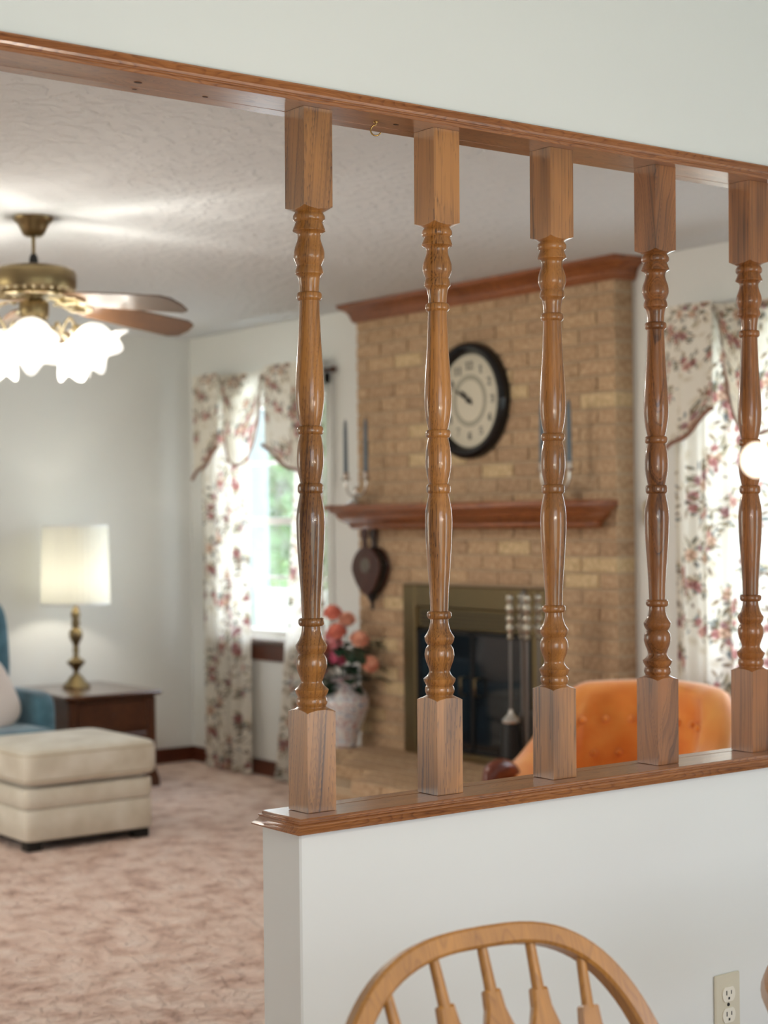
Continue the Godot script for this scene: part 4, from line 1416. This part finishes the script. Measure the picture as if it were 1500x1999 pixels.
func build_ottoman():
	var o := thing("ottoman", "square beige suede ottoman with a thick welted cushion", "ottoman", Vector3(1.855, 0, -4.68))
	var w := 0.61
	var d := 0.58
	var s := st_new()
	for sx: float in [-1.0, 1.0]:
		for sz: float in [-1.0, 1.0]:
			s = st_new()
			bx(s, Vector3(sx * (w / 2 - 0.05), 0.02, sz * (d / 2 - 0.05)), Vector3(0.07, 0.04, 0.07), 0.006)
			obj("foot", done(s), M.black_iron, o)
	s = st_new()
	bx(s, Vector3(0, 0.034, 0), Vector3(w - 0.05, 0.02, d - 0.05), 0.004)
	obj("underframe", done(s), M.black_iron, o)
	s = st_new()
	pillow(s, Vector3(0, 0.11, 0), Vector3(w, 0.14, d), 0.12, 0.09, Transform3D.IDENTITY, 64, 14)
	obj("lower_base", done(s), M.beige_suede, o)
	s = st_new()
	pillow(s, Vector3(0, 0.222, 0), Vector3(w, 0.09, d), 0.14, 0.09, Transform3D.IDENTITY, 64, 14)
	obj("upper_base", done(s), M.beige_suede, o)
	s = st_new()
	pillow(s, Vector3(0.005, 0.353, 0.004), Vector3(w + 0.035, 0.165, d + 0.03), 0.28, 0.16, Transform3D.IDENTITY, 72, 24)
	var cu := obj("cushion", done(s), M.beige_suede, o)
	for y in [0.405, 0.302]:
		s = st_new()
		var path := []
		for k in 73:
			var b := TAU * k / 72
			var cb := pow(absf(cos(b)), 0.16) * signf(cos(b))
			var sb := pow(absf(sin(b)), 0.16) * signf(sin(b))
			path.append(Vector3(0.005 + (w + 0.034) / 2 * cb * 0.985, y, 0.004 + (d + 0.029) / 2 * sb * 0.985))
		tube(s, path, 0.005, 6, false)
		obj("piping", done(s), M.beige_piping, cu)

func build_blue_chair():
	var c := thing("wing_armchair", "blue velvet wing armchair beside the end table at the left edge", "armchair", Vector3(1.70, 0, -5.42), deg_to_rad(4.0))
	var s := st_new()
	pillow(s, Vector3(0, 0.20, 0.0), Vector3(0.66, 0.24, 0.70), 0.2, 0.15, Transform3D.IDENTITY, 48, 12)
	obj("base", done(s), M.blue_velvet, c)
	s = st_new()
	pillow(s, Vector3(0, 0.37, 0.06), Vector3(0.60, 0.13, 0.68), 0.35, 0.18, Transform3D.IDENTITY, 48, 14)
	obj("seat_cushion", done(s), M.blue_velvet, c)
	for sg: float in [-1.0, 1.0]:
		s = st_new()
		pillow(s, Vector3(sg * 0.33, 0.36, -0.05), Vector3(0.12, 0.44, 0.58), 0.3, 0.4, Transform3D.IDENTITY, 32, 14)
		obj("arm", done(s), M.blue_velvet, c)
		s = st_new()
		pillow(s, Vector3(sg * 0.31, 0.74, -0.22), Vector3(0.10, 0.46, 0.30), 0.6, 0.5, Transform3D(Basis(Vector3.RIGHT, -0.12), Vector3(0, 0.06, 0.0)), 28, 14)
		obj("wing", done(s), M.blue_velvet, c)
		for z: float in [-0.28, 0.28]:
			s = st_new()
			tube(s, [Vector3(sg * 0.27, 0.1, z), Vector3(sg * 0.275, 0.0, z)], [0.024, 0.015], 12)
			obj("leg", done(s), M.dark_wood, c)
	s = st_new()
	pillow(s, Vector3(0, 0.66, -0.30), Vector3(0.62, 0.80, 0.15), 0.3, 0.4, Transform3D(Basis(Vector3.RIGHT, -0.14), Vector3(0, 0.04, 0.0)), 36, 16)
	obj("backrest", done(s), M.blue_velvet, c)
	var p := thing("throw_cushion", "pale patterned throw cushion leaning in the blue armchair", "cushion", Vector3(1.745, 0.56, -5.30))
	s = st_new()
	pillow(s, Vector3.ZERO, Vector3(0.36, 0.36, 0.13), 0.55, 0.35, Transform3D(Basis.from_euler(Vector3(-0.32, 0.25, 0.30)), Vector3.ZERO), 32, 16)
	obj("cover", done(s), M.floral_lined_cushion, p)

func build_orange_chair():
	var c := thing("barrel_armchair", "orange velvet tufted barrel armchair with carved wooden arm ends", "armchair", Vector3(2.66, 0, -1.98), ORANGE_TURN)
	# local: faces +z; the back wraps round as a horseshoe
	var N := 60
	var R := 0.37
	var rows_in := []
	var rows_out := []
	var top_line := func(a: float) -> float:
		# a = 0 at the middle of the back, +-1 at the arm fronts
		var f := clampf((absf(a) - 0.42) / 0.58, 0.0, 1.0)
		return 0.79 - 0.25 * smoothstep(0.0, 1.0, f) - 0.02 * absf(a)
	var plan := func(a: float, r: float) -> Vector3:
		# horseshoe: half circle behind, straight arms in front
		var an := a * 2.05
		if absf(an) < PI / 2:
			return Vector3(sin(an) * r, 0, -cos(an) * r)
		var ex := (absf(an) - PI / 2) * 0.62
		return Vector3(signf(an) * (r - ex * 0.05), 0, ex)
	# shell section: a closed band inside-top-outside swept along the horseshoe
	var s := st_new()
	s.set_smooth_group(1)
	var rings := []
	for i in N + 1:
		var a := -1.0 + 2.0 * i / N
		var h: float = top_line.call(a)
		var ring := []
		for k in 21:
			var u := k / 20.0
			var r := R
			var y := 0.0
			if u < 0.45:       # inside, from the seat up, tufts press in
				var f := u / 0.45
				y = lerpf(0.36, h - 0.035, f)
				var col := a * 5.0
				var tuft := cos(col * PI) * cos((f * 2.2 + 0.2) * PI)
				var groove := pow(absf(sin(col * PI * 0.5 + (0.5 if f > 0.55 else 0.0) * PI * 0.5)), 0.35)
				r = R - 0.125 + 0.012 * (1.0 - groove) + 0.010 * tuft + 0.02 * f
			elif u < 0.7:      # rolled top
				var f := (u - 0.45) / 0.25 * PI
				y = h - 0.035 + sin(f) * 0.045
				r = R - 0.055 - cos(f) * 0.058
			else:
				var f := (u - 0.7) / 0.3
				y = lerpf(h - 0.035, 0.12, f)
				r = R - 0.002 - 0.025 * f
			var p: Vector3 = plan.call(a, r)
			ring.append(Vector3(p.x, y, p.z))
		rings.append(ring)
	for i in N:
		for k in 20:
			quad(s, rings[i][k], rings[i + 1][k], rings[i + 1][k + 1], rings[i][k + 1])
	s.set_smooth_group(-1)
	for e in [0, N]:
		var cen := Vector3.ZERO
		for v: Vector3 in rings[e]: cen += v
		cen /= 21.0
		for k in 20:
			tri(s, cen, rings[e][k], rings[e][k + 1])
		tri(s, cen, rings[e][20], rings[e][0])
	var back := obj("tufted_back", done(s), M.orange_velvet, c)
	for row in 2:
		for k in 7:
			var a := (k - 3 + (0.5 if row == 1 else 0.0)) * 0.18
			var p: Vector3 = plan.call(a, R - 0.122)
			s = st_new()
			pillow(s, Vector3(p.x, 0.66 - row * 0.12, p.z), Vector3(0.026, 0.026, 0.026), 1.0, 1.0, Transform3D.IDENTITY, 10, 6)
			obj("button", done(s), M.orange_velvet, back)
	s = st_new()
	pillow(s, Vector3(0, 0.36, 0.03), Vector3(0.56, 0.14, 0.62), 0.4, 0.35, Transform3D.IDENTITY, 40, 14)
	obj("seat_cushion", done(s), M.orange_velvet, c)
	s = st_new()
	pillow(s, Vector3(0, 0.22, 0.0), Vector3(0.66, 0.18, 0.66), 0.2, 0.5, Transform3D.IDENTITY, 40, 10)
	obj("seat_frame", done(s), M.orange_velvet, c)
	for sg: float in [-1.0, 1.0]:
		s = st_new()
		# carved scroll at the arm front, carried on a curved post
		var e: Vector3 = plan.call(sg, R - 0.06)
		tube(s, catmull([Vector3(e.x, 0.50, e.z - 0.05), Vector3(e.x, 0.535, e.z + 0.02), Vector3(e.x + sg * 0.01, 0.53, e.z + 0.075), Vector3(e.x + sg * 0.012, 0.49, e.z + 0.09), Vector3(e.x + sg * 0.01, 0.465, e.z + 0.06)], 5), [0.026, 0.03, 0.033, 0.035, 0.036, 0.036, 0.036, 0.036, 0.035, 0.034, 0.033, 0.032, 0.03, 0.028, 0.026, 0.025, 0.024, 0.023, 0.022, 0.02, 0.018], 14)
		tube(s, catmull([Vector3(e.x, 0.47, e.z + 0.03), Vector3(e.x, 0.40, e.z + 0.0), Vector3(e.x, 0.30, e.z + 0.01)], 5), 0.022, 12)
		tag(obj("arm_scroll", done(s), M.arm_wood, c), "carved wooden arm end")
		for z: float in [-0.24, 0.26]:
			s = st_new()
			tube(s, catmull([Vector3(sg * 0.26, 0.16, z), Vector3(sg * 0.275, 0.09, z), Vector3(sg * 0.265, 0.0, z)], 4), [0.03, 0.028, 0.026, 0.022, 0.019, 0.017, 0.016, 0.015, 0.015], 12)
			obj("leg", done(s), M.arm_wood, c)

const ORANGE_TURN := -1.25

# Windsor dining chair with an arrow back; local: faces +z
func make_dining_chair(label: String, at: Vector3, turn: float) -> Node3D:
	var c := thing("dining_chair", label, "dining chair", at, turn, "")
	var s := st_new()
	var o := []
	for k in 48:
		var a := TAU * k / 48
		var r := 0.22 + (0.012 if sin(a) > 0 else 0.0)
		o.append(Vector2(pow(absf(cos(a)), 0.75) * signf(cos(a)) * r, pow(absf(sin(a)), 0.75) * signf(sin(a)) * 0.205))
	slab_into(s, o, 0.036, 0.009, Transform3D(Basis(Vector3.RIGHT, Vector3.BACK, Vector3.DOWN), Vector3(0, 0.437, 0.0)), true)
	obj("seat", done(s), M.chair_wood, c)
	var zr := -0.165
	var lean := tan(deg_to_rad(19.0))
	var H := 0.442
	var A := 0.27
	var bow := func(t: float) -> Vector3:
		# t from 0 (left foot) to 1 (right foot)
		var an := PI * t
		var x := -pow(absf(cos(an)), 0.70) * signf(cos(an)) * A
		var y := pow(absf(sin(an)), 0.86) * H
		var pin := 1.0 - 0.16 * pow(clampf(1.0 - y / H, 0.0, 1.0), 1.5)
		return Vector3(x * pin, 0.45 + y, zr - y * lean)
	var frames := []
	var n := 64
	for i in n + 1:
		var t := float(i) / n
		var p: Vector3 = bow.call(t)
		var d: Vector3 = (bow.call(minf(t + 0.004, 1.0)) - bow.call(maxf(t - 0.004, 0.0))).normalized()
		var nz := Vector3(0, lean, 1).normalized()
		var ny := d.cross(nz).normalized()
		frames.append([p, nz, ny])
	s = st_new()
	var sec := []
	for q in [[-0.011, -0.009], [-0.009, -0.0125], [0.009, -0.0125], [0.0125, -0.009], [0.0125, 0.009], [0.009, 0.0125], [-0.009, 0.0125], [-0.011, 0.009]]:
		sec.append(Vector2(q[0], q[1]))
	sweep(s, sec, frames, true)
	obj("bow", done(s), M.chair_wood, c)
	for k in 7:
		var u := (k - 3) / 3.0
		# foot on the seat, head in the bow
		var foot := Vector3(u * 0.145, 0.45, zr + 0.004 + 0.012 * (1.0 - u * u))
		var xb := u * 0.21
		var best := 0.5
		for j in 200:
			var t := 0.02 + 0.96 * j / 199.0
			if absf((bow.call(t) as Vector3).x - xb) < absf((bow.call(best) as Vector3).x - xb) and (bow.call(t) as Vector3).y > 0.6: best = t
		var head: Vector3 = bow.call(best)
		var L := foot.distance_to(head)
		var dir := (head - foot).normalized()
		s = st_new()
		var nz := Vector3(0, lean, 1).normalized()
		nz = (nz - dir * nz.dot(dir)).normalized()
		var nx := dir.cross(nz).normalized()
		# arrow blade
		var a0 := L * 0.30
		var a1 := L - 0.060 - 0.010 * absf(u)
		var bl := []
		for q in [[0.0, 0.0095], [0.002, 0.0115], [0.022, 0.0135], [0.040, 0.0195], [0.046, 0.0215]]:
			bl.append(Vector2(q[1], a1 - q[0]))
		bl.append(Vector2(0.0185, (a0 + a1) / 2))
		bl.append(Vector2(0.011, a0))
		var full := bl.duplicate()
		for j in range(bl.size() - 1, -1, -1): full.append(Vector2(-bl[j].x, bl[j].y))
		slab_into(s, full, 0.013, 0.003, Transform3D(Basis(nx, dir, nz), foot))
		tube(s, [foot, foot + dir * a0], [0.007, 0.009], 10)
		tube(s, [foot + dir * (a1 - 0.004), head], [0.0076, 0.0062], 10)
		obj("arrow_spindle", done(s), M.chair_wood, c)
	for sx: float in [-1.0, 1.0]:
		for sz: float in [-1.0, 1.0]:
			s = st_new()
			var top := Vector3(sx * 0.13, 0.43, sz * 0.12)
			var bot := Vector3(sx * 0.2, 0.0, sz * 0.19)
			var path := []
			var rad := []
			for j in 13:
				var f := j / 12.0
				path.append(top.lerp(bot, f))
				rad.append(0.014 + 0.008 * sin(f * PI) + 0.003 * cos(f * 25.0))
			tube(s, path, rad, 12)
			obj("leg", done(s), M.chair_wood, c)
		s = st_new()
		tube(s, [Vector3(sx * 0.165, 0.2, -0.155), Vector3(sx * 0.17, 0.2, 0.0), Vector3(sx * 0.165, 0.2, 0.155)], [0.009, 0.014, 0.009], 10)
		obj("stretcher", done(s), M.chair_wood, c)
	s = st_new()
	tube(s, [Vector3(-0.17, 0.2, 0), Vector3(0, 0.2, 0), Vector3(0.17, 0.2, 0)], [0.009, 0.014, 0.009], 10)
	obj("stretcher", done(s), M.chair_wood, c)
	return c

func build_dining():
	make_dining_chair("honey oak Windsor dining chair with a bowed arrow spindle back before the half wall", CHAIR_AT, CHAIR_TURN)
	# table: only its rounded edge reaches into the right border
	var t := thing("dining_table", "round oak dining table whose edge shows at the right border", "dining table", Vector3(0.70, 0, 1.05))
	obj("tabletop", lathe_mesh([Vector2(0, 0.716), Vector2(0.55, 0.716), Vector2(0.565, 0.722), Vector2(0.57, 0.734), Vector2(0.565, 0.746), Vector2(0.552, 0.752), Vector2(0, 0.752)], 96), M.chair_wood, t)
	obj("apron", lathe_mesh([Vector2(0.0, 0.64), Vector2(0.44, 0.64), Vector2(0.45, 0.65), Vector2(0.45, 0.716)], 64), M.chair_wood, t)
	obj("pedestal", lathe_mesh([Vector2(0.0, 0.06), Vector2(0.10, 0.06), Vector2(0.12, 0.1), Vector2(0.07, 0.2), Vector2(0.06, 0.35), Vector2(0.09, 0.45), Vector2(0.06, 0.55), Vector2(0.12, 0.64), Vector2(0, 0.64)], 36), M.chair_wood, t)
	for k in 4:
		var a := TAU * k / 4 + 0.4
		var d := Vector3(cos(a), 0, sin(a))
		var s := st_new()
		tube(s, catmull([d * 0.07 + Vector3(0, 0.14, 0), d * 0.2 + Vector3(0, 0.1, 0), d * 0.34 + Vector3(0, 0.025, 0)], 5), [0.04, 0.038, 0.036, 0.034, 0.032, 0.03, 0.028, 0.027, 0.026, 0.025, 0.024], 12)
		obj("foot", done(s), M.chair_wood, t)
	# chandelier: one bulb comes into view at the right border
	var bulb := Vector3(-0.1117, 1.4416, 1.0009) + BULB_SHIFT
	var cen := bulb + Vector3(0.8005, 0, 0.5994) * 0.34
	var c := thing("chandelier", "brass chandelier with small clear lit bulbs, one glowing at the right border", "chandelier", Vector3(cen.x, CEIL, cen.z))
	var up := CEIL - bulb.y
	obj("canopy", lathe_mesh([Vector2(0, -0.03), Vector2(0.03, -0.03), Vector2(0.06, -0.012), Vector2(0.065, 0.0)], 32), M.brass, c)
	obj("rod", lathe_mesh([Vector2(0.007, -up + 0.12), Vector2(0.007, -0.02)], 12), M.brass, c)
	obj("body", lathe_mesh([Vector2(0, -up - 0.02), Vector2(0.012, -up - 0.01), Vector2(0.03, -up + 0.02), Vector2(0.05, -up + 0.06), Vector2(0.03, -up + 0.1), Vector2(0.014, -up + 0.14), Vector2(0.0, -up + 0.15)], 30), M.brass, c)
	for k in 5:
		var a := atan2(-0.5994, -0.8005) + TAU * k / 5
		var d := Vector3(cos(a), 0, sin(a))
		var s := st_new()
		var b := d * 0.34 - Vector3(0, up, 0)
		tube(s, catmull([d * 0.04 + Vector3(0, -up + 0.06, 0), d * 0.13 + Vector3(0, -up + 0.12, 0), d * 0.24 + Vector3(0, -up + 0.085, 0), b + Vector3(0, 0.028, 0) - d * 0.045], 6), 0.007, 10)
		var arm := obj("arm", done(s), M.brass, c)
		s = st_new()
		lathe(s, [Vector2(0.0, 0.012), Vector2(0.008, 0.012), Vector2(0.011, 0.024), Vector2(0.011, 0.05), Vector2(0, 0.056)], 16, Transform3D(Basis(Quaternion(Vector3.UP, (Vector3(0, 0.55, 0) - d).normalized())), b))
		obj("socket", done(s), M.brass, arm)
		s = st_new()
		pillow(s, b, Vector3(0.026, 0.029, 0.026), 1.0, 1.0, Transform3D.IDENTITY, 24, 14)
		obj("bulb", done(s), M.bulb_glow, arm)
		omni("chandelier_light", b, 0.085, Color(1.0, 0.96, 0.9), 0.018, c)

const CHAIR_AT := Vector3(-0.225, 0, 0.962)
const CHAIR_TURN := -0.09
const BULB_SHIFT := Vector3(-0.233, -0.0099, 0.2003)

func build_small():
	# outlet on the half wall
	var p := thing("wall_outlet", "ivory double wall outlet at the right end of the half wall", "outlet", Vector3(0.916, 0.4755, 0.028))
	var s := st_new()
	bx(s, Vector3(0, 0, 0.003), Vector3(0.0685, 0.114, 0.006), 0.0028)
	obj("cover_plate", done(s), M.ivory_plastic, p)
	for sg: float in [-1.0, 1.0]:
		s = st_new()
		var o := []
		for k in 28:
			var a := TAU * k / 28
			o.append(Vector2(clampf(cos(a) * 0.0172, -0.0172, 0.0172), clampf(sin(a) * 0.0172, -0.0135, 0.0135)))
		slab_into(s, o, 0.003, 0.0006, Transform3D(Basis.IDENTITY, Vector3(0, sg * 0.0195, 0.0068)))
		var r := obj("socket", done(s), M.white_plastic, p)
		s = st_new()
		bx(s, Vector3(-0.0064, sg * 0.0195 + 0.003, 0.0081), Vector3(0.0022, 0.0085, 0.001))
		bx(s, Vector3(0.0064, sg * 0.0195 + 0.003, 0.0081), Vector3(0.0022, 0.007, 0.001))
		bx(s, Vector3(0.0, sg * 0.0195 - 0.0075, 0.0081), Vector3(0.0045, 0.0045, 0.001))
		obj("slots", done(s), M.slot_dark, r)
	s = st_new()
	lathe(s, [Vector2(0.0034, 0.0), Vector2(0.003, 0.0014), Vector2(0, 0.0018)], 14, Transform3D(Basis(Vector3.RIGHT, Vector3.BACK, Vector3.DOWN), Vector3(0, 0, 0.006)))
	obj("screw", done(s), M.slot_dark, p)
	# cup hook in the header
	var h := thing("cup_hook", "small brass cup hook screwed under the header between two spindles", "hook", Vector3(0.158, HEAD, -0.016))
	s = st_new()
	var path := [Vector3(0, 0.002, 0), Vector3(0, -0.004, 0)]
	for k in 17:
		var a := deg_to_rad(100.0 + 235.0 * k / 16.0)
		path.append(Vector3(cos(a) * 0.0085, -0.0135 + sin(a) * 0.0085, 0))
	tube(s, path, 0.0012, 8)
	var wire := obj("hook_wire", done(s), M.brass, h)
	wire.rotation.y = -0.6
	obj("flange", lathe_mesh([Vector2(0, -0.0015), Vector2(0.004, -0.0015), Vector2(0.0046, 0.0), Vector2(0, 0.0)], 14), M.brass, h)
	# small beige control on the strip of wall right of the chimney
	var d := thing("thermostat", "small oval beige wall control right of the brick chimney", "thermostat", Vector3(XW, 1.397, -2.655))
	s = st_new()
	pillow(s, Vector3(-0.012, 0, 0), Vector3(0.028, 0.105, 0.066), 0.5, 0.6, Transform3D.IDENTITY, 24, 12)
	obj("cover", done(s), M.beige_plastic, d)
	s = st_new()
	lathe(s, [Vector2(0.014, 0.024), Vector2(0.013, 0.03), Vector2(0, 0.031)], 18, Transform3D(Basis(Vector3.BACK, Vector3.LEFT, Vector3.DOWN), Vector3.ZERO))
	obj("dial", done(s), M.beige_plastic, d)

# ---------------------------------------------------------------- outdoors
func build_outside():
	var s := st_new()
	span(s, Vector3(-30, -0.5, -40), Vector3(60, -0.3, 40))
	struct("ground", done(s), M.lawn, "sunlit lawn outside the windows", "lawn")
	var p := thing("porch_post", "white square porch post outside the left window", "post", Vector3(5.6, -0.3, -9.02))
	s = st_new()
	span(s, Vector3(-0.11, 0, -0.11), Vector3(0.11, 3.2, 0.11), 0.01)
	obj("shaft", done(s), M.white_paint, p)
	s = st_new()
	span(s, Vector3(-0.14, 0, -0.14), Vector3(0.14, 0.25, 0.14), 0.015)
	obj("plinth", done(s), M.white_paint, p)
	s = st_new()
	span(s, Vector3(5.55, -0.3, -8.87), Vector3(5.67, 0.86, -5.0), 0.01)
	tag(obj("porch_wall", done(s), M.white_paint), "low white porch wall outside the left window", "wall")
	var mesh := leaf_mesh()
	tree(Vector3(8.8, -0.3, -13.0), 3.4, 1.5, mesh, "bushy green tree outside the left window, just behind the porch wall")
	tree(Vector3(12.5, -0.3, -18.6), 5.6, 2.8, mesh, "tall green tree far outside, behind the bushy one")

func leaf_mesh() -> ArrayMesh:
	var s := st_new()
	leaf(s, Vector3.ZERO, Vector3.RIGHT, 0.17, 0.05)
	return done(s)

func tree(at: Vector3, h: float, r: float, leaf_m: Mesh, label: String):
	var t := thing("tree", label, "tree", at, 0.0, "")
	var s := st_new()
	tube(s, catmull([Vector3(0, 0, 0), Vector3(0.06, h * 0.3, 0.03), Vector3(-0.03, h * 0.6, -0.02), Vector3(0, h * 0.95, 0)], 4), [0.16, 0.15, 0.14, 0.13, 0.12, 0.11, 0.10, 0.09, 0.08, 0.07, 0.05, 0.04, 0.03], 10)
	for k in 7:
		var a := k * 2.4
		var y := h * (0.35 + 0.07 * k)
		tube(s, [Vector3(0, y, 0), Vector3(cos(a) * r * 0.4, y + 0.4, sin(a) * r * 0.4), Vector3(cos(a) * r * 0.75, y + 0.6, sin(a) * r * 0.75)], [0.05, 0.03, 0.012], 7)
	obj("trunk", done(s), M.bark, t)
	var mm := MultiMesh.new()
	mm.transform_format = MultiMesh.TRANSFORM_3D
	mm.mesh = leaf_m
	mm.instance_count = 5200
	var clumps := []
	for k in 26:
		var v := Vector3(rng.randfn(), rng.randfn(), rng.randfn()).normalized() * pow(rng.randf(), 0.4)
		clumps.append(Vector3(v.x * r * 0.8, h * 0.68 + v.y * h * 0.36, v.z * r * 0.8))
	for i in mm.instance_count:
		var c: Vector3 = clumps[rng.randi() % clumps.size()]
		var o := Vector3(rng.randfn(), rng.randfn(), rng.randfn()) * r * 0.19
		var b := Basis.from_euler(Vector3(rng.randf() * TAU, rng.randf() * TAU, rng.randf() * TAU)).scaled(Vector3.ONE * rng.randf_range(0.8, 1.5))
		mm.set_instance_transform(i, Transform3D(b, c + o))
	var mi := MultiMeshInstance3D.new()
	mi.name = "foliage"
	mi.multimesh = mm
	mi.material_override = M.tree_leaf
	t.add_child(mi, true)
	mi.set_meta("kind", "stuff")

func _ready():
	setup_view()
	rng.seed = 20240611
	n1.seed = 5
	n1.frequency = 1.0
	n1.fractal_octaves = 2
	n2.seed = 8
	n2.frequency = 1.0
	n2.fractal_octaves = 1
	make_materials()
	var fb := wood("fan_blade", board_tex(23, true, c8(100, 70, 46), c8(56, 38, 24), 14.0), Vector3(1.5, 4.0, 4.0), 0.3, Color.WHITE, 1.0)
	fb.uv1_world_triplanar = false
	wood("arm_wood", M.bellows_wood.albedo_texture, Vector3(4, 2, 4), 0.4, c8(170, 104, 74), 0.3)
	mat("ivory_plastic", c8(214, 206, 184), 0.4)
	mat("beige_plastic", c8(190, 178, 150), 0.5)
	M.floral_lined_cushion = M.floral_lined.duplicate()
	M.floral_lined_cushion.albedo_color = Color(1.0, 0.97, 0.98)
	build_shell()
	build_fireplace()
	var names := ["leftmost turned oak spindle, at the open end of the half wall", "second turned oak spindle from the open end, before the clock's left side", "third turned oak spindle from the open end, just right of the clock", "fourth turned oak spindle, before the wall right of the chimney", "rightmost turned oak spindle, before the right window's curtains"]
	for i in 5:
		make_spindle(i, Vector3(0.0268 + i * 0.25788, SILL, -0.0268), names[i])
	build_fan()
	build_curtains(-6.11, -4.87, "left", ["dark curtain rod over the left window, its end knob beside the leftmost spindle", "floral curtain panel hanging in the room's far corner", "floral curtain panel between the left window and the chimney", "floral swag valance over the left window"])
	build_curtains(-2.485, -1.245, "right", ["dark curtain rod over the right window", "floral curtain panel beside the chimney at the right window", "floral curtain panel at the far right of the right window", "floral swag valance over the right window"])
	build_orange_chair()
	build_ottoman()
	build_end_table()
	build_blue_chair()
	build_lamp()
	build_clock()
	build_candelabra(-4.418, "silver two armed candelabra with blue grey tapers at the mantel's left end")
	build_candelabra(-3.003, "silver two armed candelabra with blue grey tapers at the mantel's right end")
	build_bellows()
	build_fire_tools()
	build_flowers()
	build_dining()
	build_small()
	build_outside()
